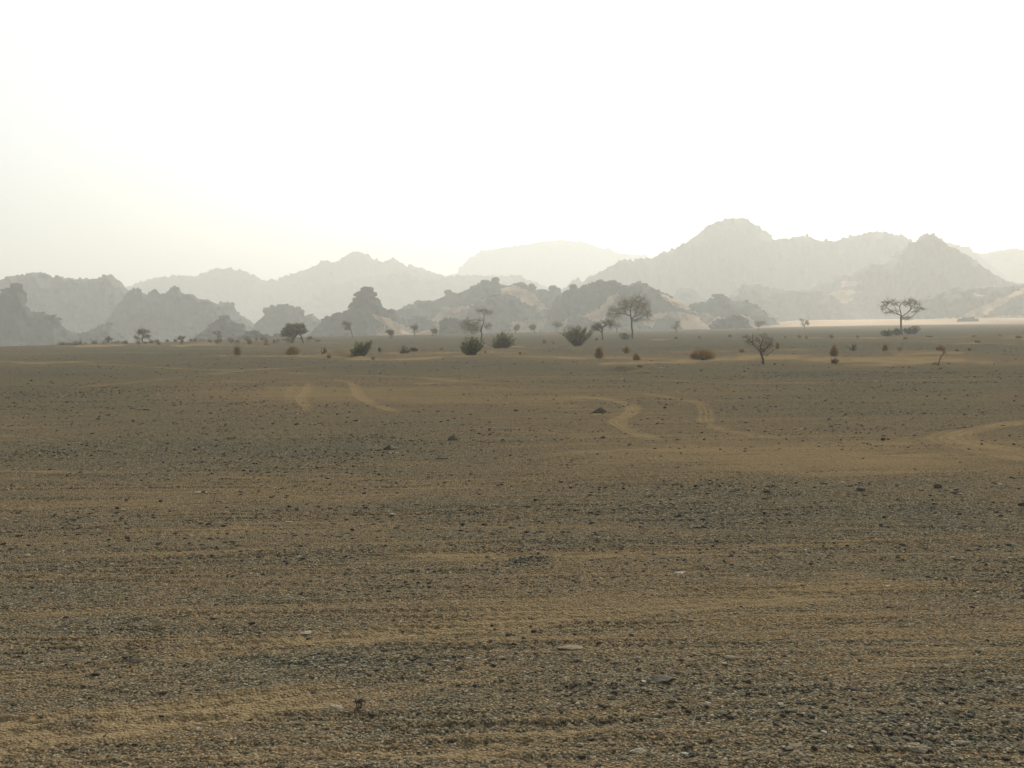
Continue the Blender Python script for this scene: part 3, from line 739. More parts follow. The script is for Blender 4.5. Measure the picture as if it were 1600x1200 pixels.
# stones one can point at: px, py(base), width px, height px, tint, peak, label
NS = [
 (610, 700, 23, 13, .72, .55, 'largest peaked grey stone with a bright right edge left of centre'),
 (707, 686, 16, 13, .80, .25, 'blocky brownish stone to the right of the peaked stone'),
 (938, 644, 20, 11, .66, .1, 'dark rounded stone beside the curved wheel track at centre right'),
 (1437, 1172, 25, 12, .93, .1, 'smooth pale grey green stone at the bottom right, in front of a tan slab'),
 (1430, 1159, 27, 6, .90, .1, 'tan flat slab lying just behind the smooth pale stone at the bottom right'),
 (1453, 1163, 9, 7, .92, .2, 'small tan pebble at the right end of the tan slab'),
 (1412, 1159, 18, 3.5, .85, .1, 'thin dull slab touching the left end of the tan slab'),
 (1035, 1063, 34, 8, .36, .1, 'flat blue grey slab in the right foreground'),
 (892, 1012, 46, 5, .88, .0, 'long thin pale slab lying right of centre in the foreground'),
 (482, 987, 32, 3, .955, .0, 'thin cream coloured flake, the brightest one left of centre in the foreground'),
 (1062, 895, 26, 3.2, .955, .0, 'thin whitish flake right of centre beyond the long slab'),
 (1386, 913, 20, 3, .96, .0, 'thin whitish flake at the right in the middle foreground'),
 (213, 1034, 26, 6, .12, .0, 'dark flat stone half buried in sand at the left'),
 (197, 1029, 18, 3, .4, .0, 'thin grey stone just left of the half buried dark one'),
 (716, 1043, 13, 8, .15, .3, 'small dark pointed stone at the middle of the foreground'),
 (523, 1107, 24, 6, .95, .1, 'pale stone at the end of a short sand ridge, bottom left of centre'),
 (505, 1108, 14, 3, .9, .0, 'thin pale flake touching the pale stone on its left'),
 (1000, 1172, 34, 4, .92, .0, 'pale flat slab near the bottom edge right of centre'),
 (1240, 1161, 38, 5, .87, .0, 'long tan flat slab near the bottom edge at the right'),
 (1278, 1148, 26, 6, .83, .2, 'tan wedge shaped stone behind the long tan slab'),
 (1502, 1160, 30, 5, .90, .0, 'pale flat stone right of the smooth pale one'),
 (1265, 1183, 24, 5, .88, .0, 'tan flat stone at the bottom edge below the long tan slab'),
 (1140, 1028, 28, 5, .90, .0, 'pale stone with a dark right tip in the right foreground'),
 (962, 1035, 20, 5, .86, .0, 'pale pinkish stone to the right of the long thin slab'),
 (1272, 1101, 10, 6, .2, .2, 'small black stone in the lower right foreground'),
 (1199, 770, 12, 8, .38, .2, 'dark blue grey stone on the gravel at centre right'),
 (1437, 739, 14, 5, .80, .1, 'pale grey stone at the right side of the tan sand'),
 (1465, 760, 12, 7, .30, .2, 'dark rounded stone below the pale grey one at the right'),
 (1495, 769, 20, 6, .25, .1, 'dark low stone with pale edge right of the rounded dark one'),
 (1345, 767, 14, 6, .35, .1, 'grey low stone between the tan sand and dark gravel at the right'),
 (1380, 688, 8, 6, .2, .3, 'small dark upright stone on tan sand at the right'),
 (942, 684, 8, 6, .3, .2, 'small dark stone on the tan sand right of centre'),
 (1039, 638, 6, 4, .3, .2, 'small dark stone between the two curved wheel tracks'),
 (690, 715, 22, 4, .22, .0, 'long dark flat stone below the blocky brownish one'),
 (614, 683, 10, 3, .08, .0, 'black flat stone behind the peaked stone'),
 (362, 684, 18, 6, .68, .2, 'brown lump of stone in the grey gravel at the left'),
 (304, 702, 10, 4, .08, .0, 'black flat stone in the grey gravel at the left'),
 (228, 641, 12, 3, .08, .0, 'black flat stone at the upper left of the stony patch'),
 (312, 770, 24, 2.5, .96, .0, 'thin cream flake at the left beyond the streaked sand'),
 (145, 817, 14, 2.5, .955, .0, 'tiny whitish flake far left on the streaked sand'),
 (453, 816, 16, 2.4, .955, .0, 'thin whitish flake on the streaked sand left of centre'),
 (770, 759, 13, 2.2, .95, .0, 'whitish flake left of the dark gravel at centre'),
 (1116, 716, 9, 2.2, .95, .0, 'small whitish flake on the tan sand right of centre'),
 (768, 552, 6, 3, .99, .2, 'tiny white stone right of the V shaped bush'),
 (1555, 569, 8, 5, 1.0, .3, 'bright white stone alone on dark gravel near the right edge'),
 (1388, 575, 10, 3, .95, .0, 'small pale stone on dark gravel below the right acacia'),
 (1100, 562, 11, 6, .2, .2, 'dark stone at the foot of the largest straw coloured mound'),
 (1596, 788, 16, 5, .1, .1, 'black stone at the right edge of the frame'),
 (184, 795, 8, 5, .1, .2, 'small black stone on the left streaked ground'),
 (1288, 1160, 6, 4, .8, .1, 'little tan pebble between the tan slabs'),
]
for k, (px, py, wp, hp, ti, pk, lb) in enumerate(NS):
    p = gnd(px, py); D = p[1]
    sx = wp * D / F * (.62 if hp >= 7 else .5)
    sz = max(hp * D / F * .62, .006)
    syy = sx * (.55 if hp < 6 else .8)
    put('stone', stone_mesh(100 + k, sx, syy, sz, ti, pk), px, py, lb, 'stone', rz=0.4 * math.sin(k * 7.1), sink=sz * .25)

# larger loose stones of the plain, each an object; the smallest gravel is one mass
BAND = [  # px0, px1, py0, py1, count, size lo/hi in px, tint lo/hi
 (0, 420, 572, 590, 26, 2, 5, .05, .5), (150, 520, 618, 700, 62, 3, 9, .05, .6), (420, 820, 640, 720, 44, 3, 9, .05, .6),
 (800, 1180, 630, 730, 26, 3, 7, .05, .6), (1180, 1600, 640, 700, 20, 3, 8, .05, .6), (1250, 1600, 735, 830, 32, 4, 11, .05, .75),
 (700, 1250, 735, 860, 14, 4, 9, .1, .8), (0, 700, 740, 960, 10, 5, 10, .1, .9), (900, 1600, 1040, 1195, 14, 8, 20, .3, .93), (100, 900, 960, 1195, 8, 7, 16, .1, .93)]
rs = np.random.default_rng(77)
VAR = [stone_mesh(500 + k, 1, rs.uniform(.55, .9), rs.uniform(.28, .62), t, rs.choice([0, .1, .3]), 1) for k, t in enumerate([.05, .12, .2, .28, .36, .44, .5, .58, .66, .74, .82, .9, .95])]
n_st = 0
WHERE = ['in the thin stony strip at the far left', 'in the stony patch left of centre', 'around the peaked stone near centre', 'near the dark rounded stone right of centre', 'between the curved wheel track and the right edge', 'on the dark gravel near the right edge', 'on the dark gravel right of centre', 'on the streaked sand at the left', 'in the right foreground gravel', 'in the left foreground sand']
for (x0, x1, y0, y1, n, s0, s1, t0, t1), wh in zip(BAND, WHERE):
    for _ in range(n):
        px, py = rs.uniform(x0, x1), rs.uniform(y0, y1)
        s = s0 + (s1 - s0) * rs.random() ** 2.2
        t = t0 + (t1 - t0) * rs.random() ** 1.4
        p = gnd(px, py); z = terrain(p[None, 0], p[None, 1])[0][0]
        me = VAR[int(np.clip(t * 13, 0, 12))]
        o = obj('stone', me, loc=(p[0], p[1], z - .004))
        q = s * p[1] / F * .55
        o.scale = (q, q * rs.uniform(.7, 1), q * rs.uniform(.6, 1)); o.rotation_euler = (0, 0, rs.uniform(0, 6.28))
        tag(o, 'one of many small loose stones ' + wh, 'stone', 'loose stones ' + wh)
        n_st += 1
print('stones', n_st + len(NS))

def gravel():
    r = np.random.default_rng(9)
    V0, F0 = ico()
    VV, FF, TT = [], [], []
    tot = 0
    for (ra, rb, n, s0, s1, lo) in ((3.2, 7.5, 52000, .0035, .018, .25), (7.5, 16, 52000, .005, .027, .2), (16, 34, 70000, .007, .034, .02), (34, 75, 22000, .012, .055, .0)):
        u = r.random(n); rad = np.sqrt(ra ** 2 + u * (rb ** 2 - ra ** 2)); th = np.radians(r.uniform(-32, 32, n))
        x = rad * np.sin(th); y = rad * np.cos(th)
        z, s, p = terrain(x, y)
        keep = r.random(n) < np.clip(1.1 - 1.25 * s, lo * .5, 1) * (.12 + .88 * ss(-.1, .35, fbm(x / 2.2, y / .7, 91, 3)))
        x, y, z = x[keep], y[keep], z[keep]; m = len(x)
        sz = s0 + (s1 - s0) * r.random(m) ** 4.0
        a = r.uniform(0, 6.283, m)
        sq = np.stack([np.ones(m), r.uniform(.55, 1, m), r.uniform(.18, .6, m)], -1)
        V = V0[None] * (1 + .22 * r.normal(size=(m, 12, 1))) * (sq * sz[:, None])[:, None, :]
        ca, sa = np.cos(a)[:, None], np.sin(a)[:, None]
        X = V[..., 0] * ca - V[..., 1] * sa + x[:, None]; Y = V[..., 0] * sa + V[..., 1] * ca + y[:, None]
        Z = V[..., 2] + z[:, None] + sz[:, None] * .15
        VV.append(np.stack([X, Y, Z], -1).reshape(-1, 3))
        FF.append((F0[None] + (np.arange(m) * 12)[:, None, None] + tot).reshape(-1, 3))
        t = r.random(m) ** 1.5 * .985
        TT.append(np.repeat(t, 12)); tot += m * 12
    me = mesh('gravel', np.vstack(VV), np.vstack(FF), M_STONE, False, {'tint': np.concatenate(TT)})
    o = obj('gravel', me); tag(o, kind='stuff')
gravel()

# ------------------------------------------------------------------ plants
class MB:
    def __init__(s): s.V = []; s.F = []; s.n = 0
    def add(s, V, Fc):
        s.V.append(V); s.F.append(Fc + s.n); s.n += len(V)
    def tubes(s, A, B, ra, rb, k=5):
        A = np.asarray(A); B = np.asarray(B); m = len(A)
        if not m: return
        d = B - A; L = np.linalg.norm(d, axis=1, keepdims=True) + 1e-9; d = d / L
        ref = np.where(np.abs(d[:, 2:3]) > .9, np.array([[1., 0, 0]]), np.array([[0, 0, 1.]]))
        e1 = np.cross(d, ref); e1 /= np.linalg.norm(e1, axis=1, keepdims=True); e2 = np.cross(d, e1)
        a = np.arange(k) / k * 2 * math.pi
        ring = e1[:, None] * np.cos(a)[None, :, None] + e2[:, None] * np.sin(a)[None, :, None]
        ra = np.broadcast_to(ra, (m,)); rb = np.broadcast_to(rb, (m,))
        V = np.concatenate([A[:, None] + ring * ra[:, None, None], B[:, None] + ring * rb[:, None, None]], 1)
        j = np.arange(k); j2 = (j + 1) % k
        q = np.stack([j, j2, k + j2, k + j], -1)
        s.add(V.reshape(-1, 3), (q[None] + (np.arange(m) * 2 * k)[:, None, None]).reshape(-1, 4))
    def leaves(s, P, size, r, flat=.5):
        m = len(P)
        if not m: return
        a = r.normal(size=(m, 3)); a[:, 2] *= flat; a /= np.linalg.norm(a, axis=1, keepdims=True)
        b = r.normal(size=(m, 3)); b -= (b * a).sum(1, keepdims=True) * a; b /= np.linalg.norm(b, axis=1, keepdims=True)
        sz = size * r.uniform(.5, 1.3, (m, 1))
        V = np.stack([P - a * sz, P - b * sz * .4, P + a * sz, P + b * sz * .4], 1)
        s.add(V.reshape(-1, 3), np.arange(m * 4).reshape(-1, 4))
    def build(s, name, mat): return mesh(name, np.vstack(s.V), np.vstack(s.F), mat)

def colonize(att, nodes, par, step, kill, infl, r, iters=120, up=.0):
    N = list(map(np.array, nodes)); P = list(par)
    att = att.copy(); near = np.full(len(att), -1); nd = np.full(len(att), 1e9)
    new = list(range(len(N)))
    for it in range(iters):
        for k in new:
            d = np.linalg.norm(att - N[k], axis=1); m = d < nd; nd[m] = d[m]; near[m] = k
        alive = nd > kill
        att, near, nd = att[alive], near[alive], nd[alive]
        if not len(att): break
        use = nd < (infl if it > 3 else 1e9)
        if not use.any(): use = nd < nd.min() * 1.5
        new = []
        for k in np.unique(near[use]):
            v = att[use & (near == k)] - N[k]
            v = (v / (np.linalg.norm(v, axis=1, keepdims=True) + 1e-9)).sum(0)
            v = v / (np.linalg.norm(v) + 1e-9) + r.normal(0, .22, 3) + np.array([0, 0, up])
            v /= np.linalg.norm(v)
            N.append(N[k] + v * step); P.append(k); new.append(len(N) - 1)
        if len(N) > 4500: break
    return np.array(N), np.array(P)

def plant(name, px, py, trunk, blobs, natt, label, cat, seed, tip=.012, leafn=3, leaf=.05, mats=(None, None), parts=('trunk', 'crown'), base_n=1, twl=.28,
          group=None, D=None, maxr=None, twn=4, kill=.75, depth=.85, pw=2.3):
    """plant grown towards crown lobes given in photograph pixels relative to its base; (dx, up, rx, ry) per lobe"""
    r = np.random.default_rng(seed)
    g = gnd(px, py)
    if D: g = g * (D / g[1])
    D = g[1]; k = D / F
    z0 = terrain(g[None, 0], g[None, 1])[0][0]
    A = []
    wsum = sum(b[2] * b[3] for b in blobs)
    for dx, up, rx, ry in blobs:
        m = max(4, int(natt * rx * ry / wsum))
        q = r.normal(size=(m, 3)); q /= np.linalg.norm(q, axis=1, keepdims=True); q *= r.random((m, 1)) ** .4
        A.append(np.stack([(dx + q[:, 0] * rx) * k, q[:, 1] * rx * k * depth, (up + q[:, 2] * ry) * k], -1))
    A = np.vstack(A); A[:, 2] = np.maximum(A[:, 2], .05)
    nodes, par = [], []
    if trunk:
        pts = np.array([(a, 0, b) for a, b in trunk], float) * k
        pts = smooth_line(pts, 5)
        pts[1:, 1] += np.cumsum(r.normal(0, .012, len(pts) - 1)) * (pts[-1, 2])
        for i, p in enumerate(pts): nodes.append(p); par.append(i - 1)
    else:
        wd = max(abs(b[0]) + b[2] for b in blobs) * k
        for i in range(base_n):
            a = r.uniform(0, 6.28); q = r.random() * wd * .12
            nodes.append(np.array([math.cos(a) * q, math.sin(a) * q, 0])); par.append(-1)
            nodes.append(nodes[-1] + np.array([math.cos(a) * .5, math.sin(a) * .5, 1.]) * wd * .1); par.append(len(nodes) - 2)
    size = A[:, 2].max()
    step = size / 26
    N, P = colonize(A, nodes, par, step, step * kill * 1.6, size * .5, r)
    n = len(N)
    nch = np.zeros(n, int)
    for i in range(n):
        if P[i] >= 0: nch[P[i]] += 1
    acc = np.zeros(n)
    for i in range(n - 1, -1, -1):
        if nch[i] == 0: acc[i] = 1.
        if P[i] >= 0: acc[P[i]] += acc[i]
    rad = tip * acc ** (1 / pw)
    if maxr: rad = np.minimum(rad, maxr)
    seg = np.where(P >= 0)[0]
    big = seg[rad[seg] >= tip * 2.1]; small = seg[rad[seg] < tip * 2.1]
    root = bpy.data.objects.new(name, None); COL.objects.link(root)
    root.location = (g[0], g[1], z0 - .02); tag(root, label, cat, group)
    t = MB(); t.tubes(N[P[big]], N[big], rad[P[big]] * .5 + rad[big] * .5, rad[big], 6)
    if len(big): obj(parts[0], t.build(parts[0], mats[0]), root)
    c = MB(); c.tubes(N[P[small]], N[small], rad[small] * 1.1, rad[small], 3)
    fine = np.where(rad < tip * 1.6)[0]; fine = fine[P[fine] >= 0]
    if len(fine):
        idx = np.repeat(fine, twn)
        dirv = N[idx] - N[P[idx]]; dirv /= np.linalg.norm(dirv, axis=1, keepdims=True) + 1e-9
        dv = dirv + r.normal(0, .6, dirv.shape); dv /= np.linalg.norm(dv, axis=1, keepdims=True)
        L = twl * size / 6 * r.uniform(.15, 1.0, (len(idx), 1)) ** 1.6 * 7
        B = N[idx] + dv * L
        c.tubes(N[idx], B, tip * .55, tip * .3, 3)
        if leafn:
            ii = np.repeat(np.arange(len(idx)), leafn)
            f = r.random((len(ii), 1))
            LP = N[idx][ii] * (1 - f) + B[ii] * f + r.normal(0, leaf * .5, (len(ii), 3))
            c.leaves(LP, leaf, r)
    obj(parts[1], c.build(parts[1], mats[1]), root)
    return root

AC = 'tree'
plant('acacia_tree', 988, 529, [(0, 0), (0, 10), (-1, 20), (-1, 28), (-2, 33)],
      [(-25, 42, 15, 9), (-33, 36, 6, 7), (-8, 52, 14, 11), (8, 55, 14, 13), (18, 46, 12, 14), (24, 36, 6, 12), (8, 36, 8, 6)], 620,
      'tallest acacia with a single bare trunk and rounded open crown, right of centre', AC, 1, tip=.013, leafn=5, leaf=.06, mats=(M_BARK, M_LEAFB), twl=.20, twn=4)
plant('acacia_tree', 1409, 523, [(0, 0), (-1, 12), (-2, 24), (-2, 30)],
      [(-19, 50, 15, 5), (-28, 44, 6, 7), (14, 50, 15, 7), (24, 42, 7, 9), (-16, 36, 12, 3.5), (9, 27, 9, 3), (20, 36, 8, 3)], 420,
      'flat topped acacia with two spreading tiers, rising from low bushes at the right', AC, 2, tip=.013, leafn=4, leaf=.06, mats=(M_BARK, M_LEAFB), twl=.13, twn=3)
plant('acacia_tree', 751, 531, [(0, 0), (2, 8), (1, 16), (5, 28), (6, 40)],
      [(4, 46, 10, 3), (13, 42, 7, 4), (12, 22, 8, 5), (-6, 18, 7, 8), (-16, 20, 14, 12), (-20, 28, 9, 6), (-4, 30, 6, 5)], 800,
      'spindly tree with a crooked bare stem and small flat top above a lower side crown', AC, 3, tip=.012, leafn=3, leaf=.055, mats=(M_BARK, M_LEAFB), twl=.13)
plant('dry_tree', 1193, 569, [(0, 0), (-1, 8), (-3, 15), (-5, 21)],
      [(-17, 38, 13, 7), (4, 37, 12, 13), (-3, 26, 14, 7), (11, 28, 6, 11), (-28, 45, 8, 3)], 230,
      'small leafless tree with a thin crooked stem and spreading bare twigs', AC, 4, tip=.006, leafn=1, leaf=.02, mats=(M_BARK, M_TWIG), twl=.16, twn=3)
plant('acacia_tree', 456, 536, [(0, 0), (3, 8), (9, 16), (13, 23)],
      [(-6, 16, 13, 8), (2, 20, 15, 8), (6, 28, 17, 3.5), (19, 20, 5, 6), (14, 26, 8, 4)], 520,
      'leaning acacia with a dense dark left side, left of the cone shaped outcrop', AC, 5, tip=.015, leafn=3, leaf=.07, mats=(M_BARK, M_LEAF), twl=.13)
plant('dead_tree', 474, 536, [(0, 0), (-2, 8), (-6, 16), (-5, 22)], [(-5, 24, 6, 2), (2, 18, 5, 3)], 60,
      'thin bare crooked trunk propped beside the leaning acacia', AC, 6, tip=.018, leafn=1, leaf=.04, mats=(M_BARK, M_TWIG))
plant('acacia_tree', 552, 528, [(0, 0), (-3, 10), (-6, 18)], [(-9, 23, 9, 2.6), (-8, 16, 5, 4)], 130,
      'thin slanting tree with a tiny flat top before the cone shaped outcrop', AC, 7, tip=.018, leafn=3, leaf=.06, mats=(M_BARK, M_LEAFB), maxr=.07)

def small_tree(px, py, h, wd, label, seed, D=None, dens=140, flat=True, leafn=3, mat=M_LEAFB, name='acacia_tree'):
    if flat: tr, bl = [(0, 0), (.5, h * .3), (0, h * .6)], [(0, h * .86, wd * .5, h * .13), (wd * .1, h * .68, wd * .38, h * .16)]
    else:
        q = np.random.default_rng(seed)
        tr = [(0, 0), (q.uniform(-1, 1), h * .2), (q.uniform(-1.5, 1.5), h * .35)]
        bl = [(q.uniform(-.38, .38) * wd, h * q.uniform(.4, .9), wd * q.uniform(.14, .32), h * q.uniform(.10, .24)) for _ in range(4)]
    return plant(name, px, py, tr, bl, dens, label, AC, seed, tip=.018, leafn=leafn, leaf=.07, mats=(M_BARK, mat), D=D, maxr=.08)
small_tree(609, 529, 13, 13, 'tiny round crowned tree left of the small bright dune', 21, mat=M_LEAF)
small_tree(612, 529, 12, 8, 'tiny bare stemmed tree touching the round crowned one', 22, dens=50)
small_tree(647, 526, 18, 12, 'small ragged tree at the left end of the bright dune', 23)
small_tree(676, 525, 15, 17, 'small multi stemmed tree at the right end of the bright dune', 24, flat=False)
small_tree(942, 531, 30, 34, 'sparse leafless tree between the fan shaped bush and the tall acacia', 25, dens=170, flat=False, leafn=1, mat=M_TWIG, name='dry_tree')
small_tree(964, 528, 22, 20, 'faint bare tree close left of the tall acacia', 26, D=200, dens=90, flat=False, leafn=1, mat=M_TWIG, name='dry_tree')
small_tree(835, 521, 19, 14, 'faint small tree alone right of the dense round bush', 27, D=205, flat=False)
small_tree(806, 522, 16, 13, 'faint tree directly behind the dense round bush', 29, D=205, flat=False)
small_tree(870, 519, 16, 20, 'faint flat crowned tree left of the fan shaped bush', 30, D=230)
small_tree(1057, 521, 18, 12, 'faint slim bush like tree right of the tall acacia', 31, D=190, flat=False, dens=90)
small_tree(1186, 517, 15, 16, 'faint hazy tree right of the dark rounded mound', 32, D=240, flat=False)
small_tree(1257, 515, 18, 12, 'faint dark tree standing at the edge of the pale sand', 33, D=240, flat=False)
small_tree(223, 538, 20, 26, 'wide topped small acacia in the left scrub band', 35, D=146, dens=170, flat=False)
small_tree(170, 539, 12, 10, 'small leaning shrubby tree at the left end of the scrub band', 36, D=142, flat=False, dens=60)
small_tree(340, 536, 18, 13, 'small dark tree in front of the pyramid shaped outcrop', 37, D=150, flat=False, dens=70)
small_tree(286, 535, 10, 15, 'low ragged tree in the middle of the left scrub band', 39, D=152, flat=False, dens=60)

SP = ('stems', 'foliage')
def bush(px, py, blobs, natt, label, seed, base_n=7, tip=.010, leafn=5, leaf=.045, mats=(M_STEM, M_LEAF), D=None, twn=4, name='bush', twl=.24, lo=2):
    """many stems fan out of the foot to the lobes (photograph pixels), each with side twigs and small leaves"""
    r = np.random.default_rng(seed)
    g = gnd(px, py)
    if D: g = g * (D / g[1])
    k = g[1] / F; z0 = terrain(g[None, 0], g[None, 1])[0][0]
    n = max(14, natt // 5); ws = sum(b[2] * b[3] for b in blobs); T = []
    for dx, up, rx, ry in blobs:
        m = max(4, int(n * rx * ry / ws)); q = r.normal(size=(m, 3)); q /= np.linalg.norm(q, axis=1, keepdims=True); q *= r.uniform(.3, 1.05, (m, 1))
        T.append(np.stack([dx + q[:, 0] * rx, q[:, 1] * rx * .9, up + q[:, 2] * ry], -1) * k)
    T = np.vstack(T); T[:, 2] = np.maximum(T[:, 2], .12 * T[:, 2].max()); n = len(T)
    ft = max(b[2] for b in blobs) * k * (.05 + .012 * base_n)
    B = r.normal(0, ft, (n, 3)) * .6 + T * np.array([.12, .12, 0]); B[:, 2] = 0
    H = np.linalg.norm(T - B, axis=1, keepdims=True)
    P = [B]; K = 7
    bow = r.normal(0, .10, (n, 3)) * H + np.array([0, 0, -.10]) * H * (np.abs(T[:, :1]) > T[:, 2:3] * .5)
    for i in range(1, K + 1):
        t = i / K
        P.append(B * (1 - t) + T * t + bow * 4 * t * (1 - t) * .6 + r.normal(0, .018, (n, 3)) * H * t)
    st = MB(); fo = MB()
    for i in range(K):
        ra = np.full(n, tip * 2.6 * (1 - .75 * i / K)); (st if i < 4 else fo).tubes(P[i], P[i + 1], ra, ra * .85, 4)
    size = T[:, 2].max()
    A_, E_ = [], []
    for i in range(lo, K + 1):
        for _ in range(4):
            d = P[i] - P[i - 1]; d /= np.linalg.norm(d, axis=1, keepdims=True) + 1e-9
            d = d + r.normal(0, .55, d.shape) + np.array([0, 0, .15]); d /= np.linalg.norm(d, axis=1, keepdims=True)
            A_.append(P[i]); E_.append(P[i] + d * size * .20 * r.uniform(.3, 1.2, (n, 1)) * (1.25 - .6 * i / K))
    A_ = np.vstack(A_); E_ = np.vstack(E_)
    fo.tubes(A_, E_, tip * .8, tip * .35, 3)
    if leafn:
        ii = np.repeat(np.arange(len(A_)), leafn); f = r.random((len(ii), 1)) ** .7
        fo.leaves(A_[ii] * (1 - f) + E_[ii] * f + r.normal(0, leaf * .4, (len(ii), 3)), leaf, r)
    root = bpy.data.objects.new(name, None); COL.objects.link(root); root.location = (g[0], g[1], z0 - .02)
    tag(root, label, 'bush')
    obj(SP[0], st.build(SP[0], mats[0]), root); obj(SP[1], fo.build(SP[1], mats[1]), root)
    return root
bush(564, 557, [(0, 16, 17, 11), (-4, 10, 12, 8), (12, 22, 8, 6), (4, 6, 8, 5)], 341, 'dark green rounded bush on a sand hummock left of centre', 61, leafn=3)
bush(737, 555, [(-12, 14, 9, 8), (0, 20, 15, 10), (12, 17, 9, 9), (0, 9, 9, 6)], 341, 'V shaped bush with stems meeting at one dark foot, before the spindly tree', 62, leafn=4, lo=4, mats=(M_BARK, M_LEAF))
bush(784, 544, [(0, 14, 20, 10), (-10, 8, 12, 8), (12, 10, 12, 8), (2, 22, 14, 8)], 440, 'dense round bush with a frayed top, right of the spindly tree', 63, base_n=12, leafn=3)
bush(902, 540, [(-14, 22, 12, 7), (0, 26, 14, 8), (14, 22, 14, 7), (-8, 15, 8, 5), (8, 15, 7, 5)], 380, 'fan shaped bush with several pale stems, left of the tall acacia', 64, base_n=3, lo=4, leafn=5, mats=(M_BARK, M_LEAF))
bush(977, 530, [(0, 7, 9, 5), (-6, 8, 5, 4)], 143, 'low square bush at the left foot of the tall acacia', 65, leafn=3, tip=.016, leaf=.06)
bush(1386, 525, [(0, 6, 12, 5)], 420, 'dark low bush left of the flat topped acacia trunk', 66, leafn=3, tip=.016, leaf=.06)
bush(1421, 522, [(0, 6, 13, 5), (9, 9, 9, 4)], 420, 'pale green low bush right of the flat topped acacia trunk', 67, leafn=3, tip=.016, leaf=.06, mats=(M_STEM, mat_noise('pale_green_leaf', (.085, .09, .05), (.15, .15, .09), 3)))
bush(1402, 524, [(0, 7, 9, 5)], 260, 'tuft of low brush around the flat topped acacia trunk', 68, leafn=4, tip=.016, leaf=.05)
bush(630, 553, [(2, 10, 6, 7), (-4, 5, 4, 4)], 66, 'sparse dry twig bush right of the dark green bush', 69, leafn=0, mats=(M_TWIG, M_TWIG))
bush(593, 550, [(0, 4, 3, 4)], 66, 'tiny upright dark bush right of the dark green bush', 70, leafn=3, mats=(M_TWIG, M_LEAF))
bush(647, 549, [(0, 4, 8, 4)], 110, 'low rust brown bush right of the dry twig bush', 71, leafn=3, mats=(M_TWIG, M_TWIG))
bush(637, 554, [(0, 3, 6, 3)], 66, 'small dark brush pile below the rust brown bush', 72, leafn=3, mats=(M_TWIG, M_LEAF))
bush(1333, 547, [(0, 7, 9, 6)], 121, 'grey see through twig bush right of the upright straw tussock', 73, leafn=0, tip=.008, mats=(M_TWIG, M_TWIG))
bush(1303, 570, [(0, 5, 8, 5)], 110, 'grey dry twig clump just below the upright straw tussock', 74, leafn=1, tip=.006, leaf=.02, mats=(M_TWIG, M_TWIG))
bush(507, 557, [(0, 8, 6, 6)], 88, 'dry brown twig bush on the left side of the sand hummock', 75, leafn=1, leaf=.02, mats=(M_TWIG, M_TWIG))
plant('dry_stick', 1466, 573, [(0, 0), (1, 7), (4, 14), (7, 19)], [(9, 22, 4, 2), (-5, 4, 4, 1.5)], 30, 'bare leaning stick with a short fork on the sand at the right', 'dead plant', 76,
      tip=.009, leafn=0, mats=(M_TWIG, M_TWIG), parts=('stem', 'twigs'), twn=1)
plant('dry_twig', 562, 1106, None, [(0, 5, 10, 4)], 50, 'small dark dead weed in the foreground right of the pale stone', 'dead plant', 77,
      tip=.0012, leafn=1, leaf=.004, mats=(M_BARK, M_BARK), parts=('stem', 'twigs'), twn=2, base_n=5)

# grass tussocks
def tuft_mesh(seed, n, mat, wd=1.0, h=1.0, thick=.006):
    """dome of thin curved blades, wd across and h high"""
    r = np.random.default_rng(seed)
    a = r.uniform(0, 6.283, n); q = r.random(n) ** .55
    lob = 1 + .22 * fbm(a * 1.3, a * 0 + seed, seed, 2)
    hh = h * (.25 + .75 * np.sqrt(np.maximum(1 - q ** 2.4, 0))) * r.uniform(.4, 1.25, n) * lob
    wr = wd * .5 * q * lob * r.uniform(.8, 1.1, n)
    fr = .45 if wd < 1.7 * h else .75
    B = np.stack([np.cos(a) * wr * fr, np.sin(a) * wr * fr, np.zeros(n)], -1)
    T = np.stack([np.cos(a) * wr, np.sin(a) * wr, hh], -1)
    M_ = (B + T) / 2 + np.stack([-np.cos(a) * wr * .08, -np.sin(a) * wr * .08, hh * .12], -1)
    c = MB(); c.tubes(B, M_, thick, thick * .8, 3); c.tubes(M_, T, thick * .8, thick * .3, 3)
    k = n * 2; i = r.integers(0, n, k); f = r.random((k, 1)); S = M_[i] * (1 - f) + T[i] * f
    E_ = S + r.normal(0, .06, (k, 3)) * (wd + h) * .5 + np.array([0, 0, .03 * h]); E_[:, 2] = np.maximum(E_[:, 2], .01)
    c.tubes(S, E_, thick * .6, thick * .2, 3)
    return c.build('tussock', mat)
TD = [tuft_mesh(s, 150, M_GRASSD, 1.0, 1.0, .012) for s in (4, 5, 6)]
TV = [tuft_mesh(s, 190, M_GRASS, 1.0, 1.0, .011) for s in (1, 2, 3)]
def tussock(px, py, h, wd, label, k, dull=False, group=None, D=None, name='grass_tussock', cat='grass tussock'):
    g = gnd(px, py)
    if D: g = g * (D / g[1])
    z0 = terrain(g[None, 0], g[None, 1])[0][0]
    s = g[1] / F
    if h >= 9 and not group:
        o = obj(name, tuft_mesh(50 + k, int(300 + 14 * wd), M_GRASS, wd * s, h * s, .0045), loc=(g[0], g[1], z0 - .02))
    else:
        o = obj(name, (TD if dull else TV)[k % 3], loc=(g[0], g[1], z0 - .02))
        o.scale = (wd * s, wd * s, h * s); o.rotation_euler = (0, 0, k * 1.7)
    return tag(o, label, cat, group)
